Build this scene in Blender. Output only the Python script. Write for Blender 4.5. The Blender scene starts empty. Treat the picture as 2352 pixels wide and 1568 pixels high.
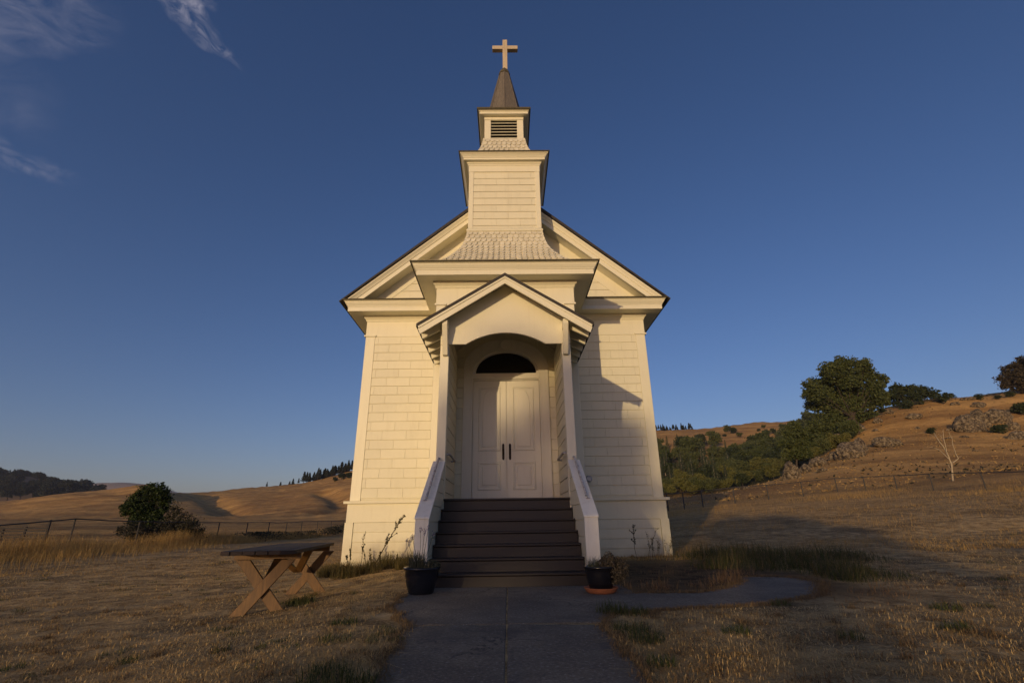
import bpy, math, random
import numpy as np
from mathutils import Vector, Matrix
R = math.radians
random.seed(7)
rng = np.random.default_rng(7)
S = bpy.context.scene
COL = S.collection

# ---------------------------------------------------------------- camera
CX, CE = .0215, .8314
PITCH, ROLL, YAW = R(20.459), R(.7687), R(.6871)
FPX = 1110.26                                # focal length in units of a 2352 px wide frame
cam = bpy.data.cameras.new('camera'); camo = bpy.data.objects.new('camera', cam); COL.objects.link(camo)
cam.sensor_width = 36; cam.lens = 36 * FPX / 2352
cam.clip_start = .05; cam.clip_end = 20000
camo.location = (CX, 0, CE)
camo.matrix_world = Matrix.Translation((CX, 0, CE)) @ Matrix.Rotation(-YAW, 4, 'Z') @ Matrix.Rotation(math.pi / 2 + PITCH, 4, 'X') @ Matrix.Rotation(-ROLL, 4, 'Z')
S.camera = camo

# ---------------------------------------------------------------- light
AZ, EL = 24.8, 5.6
SUNDIR = Vector((-math.sin(R(AZ)) * math.cos(R(EL)), -math.cos(R(AZ)) * math.cos(R(EL)), math.sin(R(EL))))
sl = bpy.data.lights.new('sun', 'SUN'); so = bpy.data.objects.new('sun', sl); COL.objects.link(so)
sl.energy = 2.58; sl.angle = R(.5); sl.color = (1.0, .715, .375)
so.rotation_euler = SUNDIR.to_track_quat('Z', 'Y').to_euler()
S.view_settings.view_transform = 'Standard'; S.view_settings.look = 'None'
S.view_settings.gamma = 1; S.view_settings.use_curve_mapping = False
S.view_settings.exposure = 0.0

def ray(x, y):
    U = x - 1176; W = 784 - y
    u = (U * math.cos(ROLL) + W * math.sin(ROLL)) / FPX; w = (-U * math.sin(ROLL) + W * math.cos(ROLL)) / FPX
    y1 = math.cos(PITCH) - w * math.sin(PITCH); dz = math.sin(PITCH) + w * math.cos(PITCH); x1 = u
    return Vector((x1 * math.cos(YAW) + y1 * math.sin(YAW), -x1 * math.sin(YAW) + y1 * math.cos(YAW), dz))
def at(x, y, Y):
    d = ray(x, y); t = Y / d.y
    return Vector((CX + d.x * t, Y, CE + d.z * t))
def atZ(x, y, Z):
    d = ray(x, y); t = (Z - CE) / d.z
    return Vector((CX + d.x * t, d.y * t, Z))

class NT:
    """small helper around a node tree"""
    def __init__(s, nt): s.t = nt; s.n = nt.nodes; s.l = nt.links
    def new(s, typ, ins=None, **kw):
        nd = s.n.new(typ)
        for k, v in kw.items(): setattr(nd, k, v)
        for k, v in (ins or {}).items():
            sock = nd.inputs[k]
            if hasattr(v, 'is_linked') or isinstance(v, bpy.types.NodeSocket): s.l.new(v, sock)
            else: sock.default_value = v
        return nd
    def math(s, op, a, b=0.0, clamp=False):
        nd = s.new('ShaderNodeMath', {0: a, 1: b}, operation=op); nd.use_clamp = clamp; return nd.outputs[0]
    def mix(s, f, a, b, mode='MIX'):
        nd = s.n.new('ShaderNodeMix'); nd.data_type = 'RGBA'; nd.blend_type = mode
        for i, v in ((0, f), (6, a), (7, b)):
            if isinstance(v, bpy.types.NodeSocket): s.l.new(v, nd.inputs[i])
            else: nd.inputs[i].default_value = v if i == 0 else (tuple(v) + (1,))[:4]
        return nd.outputs[2]
    def ramp(s, f, stops):
        nd = s.n.new('ShaderNodeValToRGB'); s.l.new(f, nd.inputs[0]); e = nd.color_ramp.elements
        while len(e) < len(stops): e.new(.5)
        for i, (p, c) in enumerate(stops):
            e[i].position = p; e[i].color = (tuple(c) + (1,))[:4] if not isinstance(c, (int, float)) else (c, c, c, 1)
        return nd.outputs[0]
    def noise(s, vec, scale, detail=4, rough=.55, dist=0):
        nd = s.new('ShaderNodeTexNoise', {'Scale': scale, 'Detail': detail, 'Roughness': rough, 'Distortion': dist})
        if vec is not None: s.l.new(vec, nd.inputs['Vector'])
        return nd.outputs['Fac']
    def mapping(s, vec, scale=(1, 1, 1), rot=(0, 0, 0), loc=(0, 0, 0)):
        nd = s.new('ShaderNodeMapping', {'Vector': vec, 'Scale': scale, 'Rotation': rot, 'Location': loc}); return nd.outputs[0]

# ---------------------------------------------------------------- sky
world = bpy.data.worlds.new('World'); S.world = world; world.use_nodes = True
w = NT(world.node_tree); w.n.clear()
sky = w.new('ShaderNodeTexSky', sky_type='NISHITA', sun_disc=False)
sky.sun_elevation = R(EL + 5.4); sky.sun_rotation = R(180 + AZ); sky.altitude = 0
sky.air_density = 1.0; sky.dust_density = 1.0; sky.ozone_density = 3.0
skyc = w.new('ShaderNodeHueSaturation', {'Hue': .5, 'Saturation': 1.12, 'Value': .635, 'Color': sky.outputs[0]}).outputs[0]
skyc = w.mix(1.0, skyc, (1.10, .875, 1.02), 'MULTIPLY')
tc = w.new('ShaderNodeTexCoord').outputs['Generated']
def dotc(v):
    return w.new('ShaderNodeVectorMath', {0: tc, 1: tuple(v)}, operation='DOT_PRODUCT').outputs['Value']
def streak(p0, p1, width, amt, nscale, seed, fade0=.15, curve=0):
    """thin cirrus band in the sky between two directions"""
    a = ray(*p0).normalized(); b = ray(*p1).normalized()
    ex = (b - a); L = ex.length; ex.normalize(); ez = a.cross(b).normalized(); c = (a + b).normalized()
    pos = dotc(ex); off = dotc(ez); a0 = a.dot(ex)
    u = w.math('DIVIDE', w.math('SUBTRACT', pos, a0), L)
    v = w.math('DIVIDE', off, width)
    cmb = w.new('ShaderNodeCombineXYZ', {0: w.math('MULTIPLY', u, L * nscale), 1: w.math('MULTIPLY', v, width * nscale * 1.7), 2: seed}).outputs[0]
    n = w.noise(cmb, 1.0, 9, .62, 1.6)
    wob = w.math('MULTIPLY', w.math('SUBTRACT', w.noise(cmb, .45, 3, .5), .5), 3.2)
    v2 = w.math('ADD', v, wob)
    v2 = w.math('ADD', v2, w.math('MULTIPLY', w.math('MULTIPLY', w.math('SUBTRACT', u, .5), w.math('SUBTRACT', u, .5)), curve))
    taper = w.math('ADD', w.math('MULTIPLY', u, -.75), 1.05)
    g = w.math('SUBTRACT', 1.0, w.math('ABSOLUTE', w.math('DIVIDE', v2, taper)), True)
    e0 = w.math('DIVIDE', u, fade0, True); e1 = w.math('DIVIDE', w.math('SUBTRACT', 1.0, u), .3, True)
    front = w.math('GREATER_THAN', dotc(c), .3)
    m = w.math('MULTIPLY', w.math('MULTIPLY', g, e0), w.math('MULTIPLY', e1, front))
    nn = w.new('ShaderNodeMapRange', {0: n, 1: .36, 2: .68}).outputs[0]
    return w.math('MULTIPLY', w.math('MULTIPLY', m, nn), amt)
cl = streak((330, -90), (545, 175), .026, .50, 26, 1.3, .05, curve=1.5)
for args in (((-160, -90), (300, 75), .11, .22, 12, 4.1, .1, 0), ((-120, 310), (190, 420), .030, .24, 22, 7.7, .1, 0),
             ((-160, 80), (170, 240), .11, .08, 9, 9.2, .1, 0), ((350, -40), (500, 30), .020, .40, 30, 12.2, .1, 0)):
    cl = w.math('ADD', cl, streak(*args))
cl = w.math('MINIMUM', cl, .8)
skyf = w.mix(cl, skyc, (3.1, 2.9, 3.4))
bg = w.new('ShaderNodeBackground', {'Color': skyf, 'Strength': .15})
w.l.new(bg.outputs[0], w.new('ShaderNodeOutputWorld').inputs[0])

# ---------------------------------------------------------------- materials
def mat(name):
    m = bpy.data.materials.new(name); m.use_nodes = True; t = NT(m.node_tree)
    b = t.n['Principled BSDF']; return m, t, b
def objc(t): return t.new('ShaderNodeTexCoord').outputs['Object']
def isl(t): return t.new('ShaderNodeNewGeometry').outputs['Random Per Island']
def bump(t, b, h, st, dist=.01):
    bm = t.new('ShaderNodeBump', {'Strength': st, 'Distance': dist, 'Height': h}); t.l.new(bm.outputs[0], b.inputs['Normal'])

def paint(name, c, rough=.55, dirt=.25, isle=.06, grain=(1, 1, 1), dcol=(.30, .23, .15)):
    m, t, b = mat(name); o = objc(t)
    n1 = t.noise(o, 1.3, 5, .6); n2 = t.noise(t.mapping(o, grain), 16, 6, .65)
    f = t.ramp(n1, [(.45, 0), (.75, dirt)])
    col = t.mix(f, c, [x * .80 for x in c])
    sp = t.ramp(n2, [(.62, 0), (.80, dirt * 1.3)])
    col = t.mix(sp, col, dcol)
    ns = t.noise(t.mapping(o, (5, 5, .5)), 2.2, 6, .7); col = t.mix(t.ramp(ns, [(.52, 0), (.78, dirt * 1.1)]), col, [c[0] * .62, c[1] * .58, c[2] * .5])
    nb = t.noise(o, 3.1, 3, .5); col = t.mix(t.ramp(nb, [(.66, 0), (.72, dirt * .45)]), col, [c[0] * .72, c[1] * .68, c[2] * .6])
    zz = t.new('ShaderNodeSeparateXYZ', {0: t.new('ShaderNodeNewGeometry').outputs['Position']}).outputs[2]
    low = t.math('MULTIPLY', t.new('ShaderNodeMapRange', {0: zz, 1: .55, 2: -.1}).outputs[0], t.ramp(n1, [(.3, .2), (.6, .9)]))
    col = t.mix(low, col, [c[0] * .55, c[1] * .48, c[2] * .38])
    v = t.new('ShaderNodeHueSaturation', {'Value': t.new('ShaderNodeMapRange', {0: isl(t), 3: 1 - isle, 4: 1 + isle}).outputs[0], 'Color': col}).outputs[0]
    t.l.new(v, b.inputs['Base Color']); b.inputs['Roughness'].default_value = rough
    bump(t, b, t.noise(o, 22, 5, .6), .25, .006)
    return m
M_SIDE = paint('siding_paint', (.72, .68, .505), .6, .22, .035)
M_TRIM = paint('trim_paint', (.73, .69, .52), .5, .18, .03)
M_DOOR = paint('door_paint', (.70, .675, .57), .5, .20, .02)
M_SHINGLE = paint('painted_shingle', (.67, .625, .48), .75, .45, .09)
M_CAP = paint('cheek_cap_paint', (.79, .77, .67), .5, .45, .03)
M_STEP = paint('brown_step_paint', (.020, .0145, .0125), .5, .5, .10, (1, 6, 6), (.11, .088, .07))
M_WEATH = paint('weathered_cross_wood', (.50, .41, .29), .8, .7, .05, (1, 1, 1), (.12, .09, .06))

def simple(name, c, rough=.5, metal=0.0, var=.2, scale=8, bmp=.2, c2=None):
    m, t, b = mat(name); o = objc(t); n = t.noise(o, scale, 5, .6)
    col = t.mix(t.ramp(n, [(.35, 0), (.7, 1)]), c, c2 or [x * (1 - var) for x in c])
    t.l.new(col, b.inputs['Base Color']); b.inputs['Roughness'].default_value = rough; b.inputs['Metallic'].default_value = metal
    bump(t, b, n, bmp, .01); return m
M_ROOF = simple('roof_shingle', (.055, .047, .040), .85, 0, .5, 14, .6)
M_SPIRE = None
def spire_mat():
    m, t, b = mat('spire_shingle'); o = objc(t)
    n = t.noise(t.mapping(o, (14, 14, 1.4)), 2.0, 6, .7)
    col = t.mix(t.ramp(n, [(.3, 0), (.72, 1)]), (.085, .072, .058), (.21, .18, .14))
    t.l.new(col, b.inputs['Base Color']); b.inputs['Roughness'].default_value = .8; bump(t, b, n, .6, .02); return m
M_SPIRE = spire_mat()
M_MOSS = simple('mossy_roof_edge', (.060, .050, .032), .95, 0, .5, 26, .9, (.12, .105, .06))
M_GLASS = simple('dark_window_glass', (.008, .007, .010), .12, 0, .1, 2, 0)
M_DARKIN = simple('dark_interior', (.02, .018, .016), .9)
M_BRASS = simple('aged_bronze', (.030, .022, .016), .45, .7, .4, 30, .2)
M_PIPE = simple('white_pipe', (.62, .61, .58), .45, .0, .5, 20, .3, (.20, .14, .09))
M_METAL = simple('grey_metal', (.42, .42, .44), .4, .25, .3)
M_FENCE = simple('galvanised_fence', (.062, .056, .050), .8, .1, .3)
M_OLDWOOD = simple('old_grey_wood', (.05, .042, .036), .9, 0, .4)
M_GLAZE = simple('dark_blue_glaze', (.010, .012, .020), .22, 0, .3, 5, .05)
M_GLAZE2 = simple('black_glaze', (.008, .008, .012), .25, 0, .3, 5, .05)
M_TERRA = simple('terracotta', (.36, .125, .055), .8, 0, .25, 12, .2)
M_SOIL = simple('potting_soil', (.03, .022, .016), .95)
M_DEADWOOD = simple('bleached_dead_wood', (.42, .34, .22), .85, 0, .25, 6, .3)
M_BARK = simple('bark', (.065, .050, .038), .95, 0, .4, 5, .6)
M_DRYSTEM = simple('dry_weed_stem', (.10, .075, .04), .9)
M_GREENSTEM = simple('green_weed_stem', (.07, .085, .03), .8)
M_LAV = simple('lavender_flower', (.16, .11, .22), .8)

def foliage(name, a, b_, c, rough=.65, trans=.25):
    m, t, b = mat(name); o = objc(t)
    i = isl(t); n = t.noise(o, .55, 3, .5)
    f = t.math('ADD', t.math('MULTIPLY', i, .45), t.math('MULTIPLY', n, .7))
    col = t.ramp(f, [(.15, a), (.5, b_), (.95, c)])
    t.l.new(col, b.inputs['Base Color']); b.inputs['Roughness'].default_value = rough
    b.inputs['Specular IOR Level'].default_value = .3
    tr = t.new('ShaderNodeBsdfTranslucent', {'Color': col}); mx = t.new('ShaderNodeMixShader', {0: trans, 1: b.outputs[0], 2: tr.outputs[0]})
    t.l.new(mx.outputs[0], t.n['Material Output'].inputs[0]); return m
F_OLIVE = foliage('olive_green_leaves', (.034, .048, .014), (.078, .100, .030), (.135, .150, .050), .65, .35)
F_DARK = foliage('dark_oak_leaves', (.014, .022, .010), (.032, .046, .018), (.065, .080, .030))
F_BROWN = foliage('brownish_oak_leaves', (.020, .017, .010), (.045, .036, .020), (.11, .085, .045))
F_FOREST = foliage('forest_leaves', (.042, .054, .020), (.094, .112, .038), (.155, .170, .062), .65, .35)
F_YELLOW = foliage('yellow_green_leaves', (.072, .078, .020), (.140, .142, .036), (.215, .205, .06), .65, .35)
F_CONIF = foliage('conifer_needles', (.024, .036, .018), (.050, .068, .032), (.095, .110, .055))
F_FAR = foliage('far_dark_leaves', (.012, .018, .014), (.026, .034, .024), (.048, .056, .036))
F_BRAMBLE = foliage('bramble_leaves', (.016, .017, .009), (.036, .034, .018), (.072, .062, .034))
F_BUSH = foliage('bush_leaves', (.010, .018, .006), (.024, .040, .010), (.075, .11, .020))
F_SAGE = foliage('grey_green_leaves', (.050, .058, .036), (.090, .098, .060), (.15, .14, .09))
F_STRAW = foliage('dry_grass_blades', (.26, .160, .055), (.58, .385, .145), (.88, .66, .30), .7, .3)
F_TALL = foliage('tall_dry_grass_blades', (.24, .135, .042), (.42, .26, .083), (.64, .43, .16), .7, .35)
F_GREEN = foliage('green_grass_blades', (.030, .040, .010), (.060, .072, .018), (.11, .11, .035), .7, .3)

def ground_mat():
    m, t, b = mat('dry_meadow'); geo = t.new('ShaderNodeNewGeometry').outputs['Position']
    sep = t.new('ShaderNodeSeparateXYZ', {0: geo})
    n1 = t.noise(geo, .55, 6, .62); n2 = t.noise(geo, 3.2, 6, .7); n3 = t.noise(geo, 28, 5, .75)
    nb = t.noise(t.mapping(geo, (.35, 1.6, 1.0)), .11, 7, .62); nc = t.noise(geo, .018, 5, .55, .6)
    near = t.mix(t.ramp(n2, [(.38, 0), (.62, 1)]), (.20, .125, .050), (.68, .47, .21))
    near = t.mix(t.ramp(n1, [(.50, 0), (.62, .85)]), near, (.12, .078, .034))
    near = t.mix(t.ramp(n3, [(.45, 0), (.75, .55)]), near, (.82, .64, .35))
    far = t.mix(t.ramp(nb, [(.36, 0), (.66, 1)]), (.27, .145, .048), (.66, .385, .125))
    far = t.mix(t.ramp(nc, [(.50, 0), (.72, .5)]), far, (.27, .14, .055))
    nd = t.noise(t.mapping(geo, (1, 1.8, 1)), .9, 7, .75)
    ne = t.noise(t.mapping(geo, (1, 1.6, 2)), 2.6, 7, .8)
    far = t.mix(t.ramp(nd, [(.50, 0), (.66, .6)]), far, (.11, .060, .024))
    far = t.mix(t.ramp(ne, [(.50, 0), (.70, .7)]), far, (.66, .42, .165))
    far = t.mix(t.ramp(ne, [(.30, .6), (.42, 0)]), far, (.08, .045, .02))
    f = t.new('ShaderNodeMapRange', {0: sep.outputs[1], 1: 16.0, 2: 45.0}).outputs[0]
    col = t.mix(f, near, far)
    # bare dark soil bed beside the right-hand path
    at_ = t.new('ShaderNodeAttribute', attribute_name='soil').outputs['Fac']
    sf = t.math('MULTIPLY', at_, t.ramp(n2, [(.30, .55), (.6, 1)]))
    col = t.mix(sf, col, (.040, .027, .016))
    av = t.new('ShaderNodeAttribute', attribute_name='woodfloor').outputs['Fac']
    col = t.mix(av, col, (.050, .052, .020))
    t.l.new(col, b.inputs['Base Color']); b.inputs['Roughness'].default_value = .95
    b.inputs['Specular IOR Level'].default_value = .1
    h = t.math('ADD', t.math('MULTIPLY', n3, .4), n2)
    bump(t, b, h, 1.0, .07); return m
M_GROUND = ground_mat()
def hill_mat(name, a, c):
    m, t, b = mat(name); geo = t.new('ShaderNodeNewGeometry').outputs['Position']
    n = t.noise(geo, .012, 6, .6); col = t.mix(t.ramp(n, [(.4, 0), (.62, 1)]), a, c)
    t.l.new(col, b.inputs['Base Color']); b.inputs['Roughness'].default_value = .95; return m
def concrete():
    m, t, b = mat('old_concrete'); o = objc(t)
    n1 = t.noise(o, .9, 5, .6); n2 = t.noise(o, 38, 5, .85); n3 = t.noise(o, 7, 7, .75)
    col = t.mix(t.ramp(n1, [(.4, 0), (.65, 1)]), (.115, .090, .060), (.210, .168, .112))
    col = t.mix(t.ramp(n2, [(.5, 0), (.62, .75)]), col, (.045, .042, .040))
    col = t.mix(t.ramp(n2, [(.36, .75), (.44, 0)]), col, (.34, .31, .27))
    col = t.mix(t.ramp(n3, [(.60, 0), (.72, .5)]), col, (.22, .185, .14))
    wv = t.new('ShaderNodeVectorMath', {0: o, 1: t.new('ShaderNodeTexNoise', {'Vector': o, 'Scale': 2.5, 'Detail': 6}).outputs['Color']}, operation='ADD').outputs[0]
    vo = t.new('ShaderNodeTexVoronoi', {'Vector': wv, 'Scale': .62}, feature='DISTANCE_TO_EDGE').outputs['Distance']
    crack = t.math('MULTIPLY', t.ramp(vo, [(.0, 1), (.010, 0)]), t.ramp(n1, [(.48, 0), (.56, 1)]))
    col = t.mix(crack, col, (.022, .019, .016))
    st = t.noise(t.mapping(o, (1, 1, 1), (0, 0, 0), (4, 2, 0)), 1.9, 6, .7); col = t.mix(t.ramp(st, [(.52, 0), (.64, .55)]), col, (.065, .056, .046))
    t.l.new(col, b.inputs['Base Color']); b.inputs['Roughness'].default_value = .9
    bump(t, b, t.math('ADD', n2, n3), .5, .006); return m
M_CONC = concrete()
def stained_wood():
    m, t, b = mat('stained_wood'); o = objc(t)
    n = t.noise(t.mapping(o, (9, 9, 1.2)), 3, 6, .65, .5); k = t.noise(o, 5, 3, .5)
    col = t.mix(t.ramp(n, [(.35, 0), (.65, 1)]), (.085, .040, .010), (.165, .080, .020))
    col = t.mix(t.ramp(k, [(.60, 0), (.72, .8)]), col, (.09, .045, .025))
    t.l.new(col, b.inputs['Base Color']); b.inputs['Roughness'].default_value = .6; bump(t, b, n, .4, .006); return m
M_WOOD = stained_wood()
M_TOP = simple('weathered_table_boards', (.026, .017, .014), .85, 0, .45, 9, .4, (.046, .031, .025))
def rock_mat():
    m, t, b = mat('lichened_rock'); o = objc(t)
    n = t.noise(o, 2.6, 9, .78, .5); v = t.new('ShaderNodeTexVoronoi', {'Vector': o, 'Scale': 2.6}).outputs['Distance']
    col = t.mix(t.ramp(n, [(.45, 0), (.58, 1)]), (.040, .028, .017), (.26, .205, .13))
    col = t.mix(t.ramp(v, [(.02, .6), (.14, 0)]), col, (.035, .028, .02))
    t.l.new(col, b.inputs['Base Color']); b.inputs['Roughness'].default_value = .95; bump(t, b, n, 1.0, .15); return m
M_ROCK = rock_mat()

# ---------------------------------------------------------------- object helpers
ORG = {}
def tag(o, label=None, cat=None, group=None, kind=None):
    if label: o['label'] = label
    if cat: o['category'] = cat
    if group: o['group'] = group
    if kind: o['kind'] = kind
    return o
def empty(name, loc, **kw):
    o = bpy.data.objects.new(name, None); COL.objects.link(o); o.location = loc; o.empty_display_size = .2
    ORG[o] = Vector(loc); return tag(o, **kw)
def link(name, me, m, parent=None, org=None, bevel=0, smooth=False):
    o = bpy.data.objects.new(name, me); COL.objects.link(o)
    if m: me.materials.append(m)
    if parent is not None:
        o.parent = parent; ORG[o] = ORG[parent]
    else:
        ORG[o] = Vector(org or (0, 0, 0)); o.location = ORG[o]
    if smooth: me.polygons.foreach_set('use_smooth', [True] * len(me.polygons))
    if bevel:
        bv = o.modifiers.new('bevel', 'BEVEL'); bv.width = bevel; bv.segments = 1; bv.limit_method = 'ANGLE'; bv.angle_limit = R(40)
        bv.harden_normals = False
    return o
class MB:
    def __init__(s): s.v = []; s.f = []
    def add(s, vs, fs):
        n = len(s.v); s.v += [tuple(p) for p in vs]; s.f += [tuple(i + n for i in f) for f in fs]
    def box(s, x0, x1, y0, y1, z0, z1, fn=None):
        vs = [(x, y, z) for x in (x0, x1) for y in (y0, y1) for z in (z0, z1)]
        if fn: vs = [fn(*p) for p in vs]
        s.add(vs, [(0, 1, 3, 2), (4, 6, 7, 5), (0, 4, 5, 1), (2, 3, 7, 6), (0, 2, 6, 4), (1, 5, 7, 3)])
    def prism(s, poly, a0, a1, fn):
        """poly in 2D (p,q), extruded a0..a1; fn(p,q,a)->xyz"""
        n = len(poly); vs = [fn(p, q, a0) for p, q in poly] + [fn(p, q, a1) for p, q in poly]
        s.add(vs, [tuple(range(n))[::-1], tuple(range(n, 2 * n))] + [(i, (i + 1) % n, n + (i + 1) % n, n + i) for i in range(n)])
    def tube(s, pts, rad, n=8, cap=True):
        pts = [Vector(p) for p in pts]
        if isinstance(rad, (int, float)): rad = [rad] * len(pts)
        base = len(s.v); up = Vector((0.13, .27, 1)).normalized()
        for i, p in enumerate(pts):
            d = (pts[min(i + 1, len(pts) - 1)] - pts[max(i - 1, 0)]).normalized()
            a = d.cross(up)
            if a.length < .1: a = d.cross(Vector((1, 0, 0)))
            a.normalize(); b = d.cross(a)
            for k in range(n):
                t = 2 * math.pi * k / n; s.v.append(tuple(p + (a * math.cos(t) + b * math.sin(t)) * rad[i]))
        for i in range(len(pts) - 1):
            for k in range(n):
                k2 = (k + 1) % n; s.f.append((base + i * n + k, base + i * n + k2, base + (i + 1) * n + k2, base + (i + 1) * n + k))
        if cap:
            s.f.append(tuple(base + k for k in range(n))); s.f.append(tuple(base + (len(pts) - 1) * n + k for k in range(n))[::-1])
    def lathe(s, prof, c, n=40):
        base = len(s.v)
        for r, z in prof:
            for k in range(n):
                t = 2 * math.pi * k / n; s.v.append((c[0] + r * math.cos(t), c[1] + r * math.sin(t), c[2] + z))
        for i in range(len(prof) - 1):
            for k in range(n):
                k2 = (k + 1) % n; s.f.append((base + i * n + k, base + i * n + k2, base + (i + 1) * n + k2, base + (i + 1) * n + k))
    def sweep(s, path, prof, closed=False, capends=True):
        """path: plan points (x,y); prof: (out,z); out is to the right of the travel direction"""
        P = [Vector(p) for p in path]; n = len(P); m = len(prof); base = len(s.v)
        for i, p in enumerate(P):
            dn = None; dp = None
            if i < n - 1 or closed: dn = (P[(i + 1) % n] - p).normalized()
            if i > 0 or closed: dp = (p - P[i - 1]).normalized()
            dn = dn or dp; dp = dp or dn
            n1 = Vector((dp.y, -dp.x)); n2 = Vector((dn.y, -dn.x)); b = (n1 + n2); b = b / max(b.dot(n1), .2)
            for o_, z in prof: s.v.append((p.x + b.x * o_, p.y + b.y * o_, z))
        for i in range(n if closed else n - 1):
            j = (i + 1) % n
            for k in range(m - 1): s.f.append((base + i * m + k, base + j * m + k, base + j * m + k + 1, base + i * m + k + 1))
        if not closed and capends:
            s.f.append(tuple(base + k for k in range(m))); s.f.append(tuple(base + (n - 1) * m + k for k in range(m))[::-1])
    def build(s, name, m, parent=None, org=None, bevel=0, smooth=False):
        o_ = ORG[parent] if parent is not None else Vector(org or (0, 0, 0))
        me = bpy.data.meshes.new(name)
        me.from_pydata([(a - o_.x, b - o_.y, c - o_.z) for a, b, c in s.v], [], s.f); me.update()
        return link(name, me, m, parent, org, bevel, smooth)

def np_mesh(name, V, F, m, parent=None, org=(0, 0, 0)):
    """V (n,3) float, F (k,4) or (k,3) int"""
    o_ = np.array(ORG[parent] if parent is not None else org, dtype=np.float32)
    me = bpy.data.meshes.new(name); k = F.shape[1]
    me.vertices.add(len(V)); me.vertices.foreach_set('co', (V - o_).astype(np.float32).ravel())
    me.loops.add(F.size); me.loops.foreach_set('vertex_index', F.astype(np.int32).ravel())
    me.polygons.add(len(F)); me.polygons.foreach_set('loop_start', np.arange(0, F.size, k, dtype=np.int32))
    me.polygons.foreach_set('loop_total', np.full(len(F), k, dtype=np.int32))
    me.update(calc_edges=True)
    return link(name, me, m, parent, org)
def unit(n):
    a = rng.normal(size=(n, 3)); return a / np.linalg.norm(a, axis=1, keepdims=True)
def leaves(C_, size, aspect=.6, up=0.0, jitter=.5):
    n = len(C_); nrm = unit(n); nrm[:, 2] += up; nrm /= np.linalg.norm(nrm, axis=1, keepdims=True)
    a = np.cross(nrm, unit(n)); a /= np.linalg.norm(a, axis=1, keepdims=True) + 1e-9; b = np.cross(nrm, a)
    s_ = size * rng.uniform(1 - jitter, 1 + jitter, (n, 1))
    A = a * s_ * .5; B = b * s_ * .5 * aspect
    V = np.stack([C_ - A, C_ - B * 1.0, C_ + A, C_ + B], 1).reshape(-1, 3)
    F = np.arange(4 * n).reshape(n, 4); return V, F
def shell(c, r, n, inner=.55, squash=(1, 1, 1)):
    d = unit(n); q = rng.uniform(inner ** 3, 1, (n, 1)) ** (1 / 3)
    lump = 1 + .16 * np.sin(d[:, :1] * 5.1 + c[0] * 1.7) * np.sin(d[:, 1:2] * 4.3 + c[1]) + .12 * np.sin(d[:, 2:3] * 6.7 + c[2])
    return np.array(c) + d * q * lump * r * np.array(squash)
def clumpy(blobs, per_m2, clump_r, leaf, leaves_per=14, inner=.6, squash=(1, 1, 1)):
    """foliage as many small leaf clumps spread over blob shells -> gaps and light/dark tufts"""
    out = []
    for (c, r) in blobs:
        nc = max(6, int(per_m2 * r * r * 12.57))
        cc = shell(c, r, nc, inner, squash)
        k = leaves_per
        rr = clump_r * rng.choice([.6, .8, 1.0, 1.2, 2.0], (nc, 1, 1))
        off = unit(nc * k).reshape(nc, k, 3) * rng.uniform(.2, 1, (nc, k, 1)) * rr
        off[:, :, 2] *= .7
        out.append((cc[:, None, :] + off).reshape(-1, 3))
    return leaves(np.concatenate(out), leaf)

# ---------------------------------------------------------------- terrain
COLS = [-900, -300, 0, 100, 200, 330, 400, 500, 600, 700, 800, 1000, 1200, 1400, 1530, 1650, 1750, 1850, 1950, 2050, 2150, 2250, 2352, 2600, 3200]
ZN = {16: [-.2, -.15, -.12, -.12, -.12, -.12, -.12, -.12, -.12, -.14, -.15, -.1, 0, 0, .05, .10, .15, .20, .25, .32, .38, .45, .5, .6, .8],
      24: [-.1, -.05, -.03, -.04, -.05, -.06, -.07, -.08, -.1, -.1, -.1, 0, .1, .25, .45, .62, .75, .9, 1.05, 1.2, 1.35, 1.55, 1.7, 2.0, 2.5],
      34: [-.1, -.1, -.1, -.12, -.13, -.13, -.13, -.13, -.13, -.13, -.1, 0, .3, .8, 1.18, 1.45, 1.65, 1.82, 2.0, 2.2, 2.35, 2.5, 2.7, 3.1, 4.0],
      45: [-.2] * 10 + [-.1, 0, .5, 1.2, 1.85, 2.3, 2.6, 2.9, 3.2, 3.45, 3.8, 4.3, 4.7, 5.5, 7]}
YF = {60: [1225, 1223, 1216, 1216, 1215, 1214, 1213, 1212, 1210, 1208, 1206, 1198, 1190, 1165, 1146, 1133, 1112, 1096, 1078, 1070, 1066, 1063, 1060, 1052, 1020],
      90: [1218, 1215, 1208, 1208, 1207, 1206, 1205, 1204, 1202, 1200, 1198, 1190, 1178, 1165, 1160, 1158, 1120, 1078, 1040, 1012, 1002, 996, 990, 975, 930],
      130: [1205, 1200, 1196, 1194, 1192, 1190, 1190, 1190, 1188, 1184, 1176, 1165, 1150, 1145, 1148, 1145, 1125, 1085, 1010, 946, 926, 915, 906, 880, 830],
      180: [1190, 1188, 1180, 1170, 1163, 1156, 1166, 1170, 1166, 1155, 1140, 1120, 1105, 1095, 1095, 1095, 1090, 1080, 1040, 980, 955, 940, 930, 900, 850],
      250: [1168, 1160, 1152, 1140, 1128, 1115, 1138, 1142, 1134, 1124, 1104, 1080, 1060, 1045, 1035, 1030, 1025, 1020, 1010, 1000, 980, 965, 950, 915, 870],
      340: [1180, 1175, 1166, 1158, 1145, 1130, 1134, 1126, 1118, 1108, 1080, 1052, 1025, 1002, 987, 983, 972, 966, 955, 950, 950, 948, 940, 920, 880]}
ROWS = [16, 24, 34, 45, 60, 90, 130, 180, 250, 340]
RC = np.array([ray(c, 1150).x / ray(c, 1150).y for c in COLS])
TZ = np.zeros((len(ROWS), len(COLS)))
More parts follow.
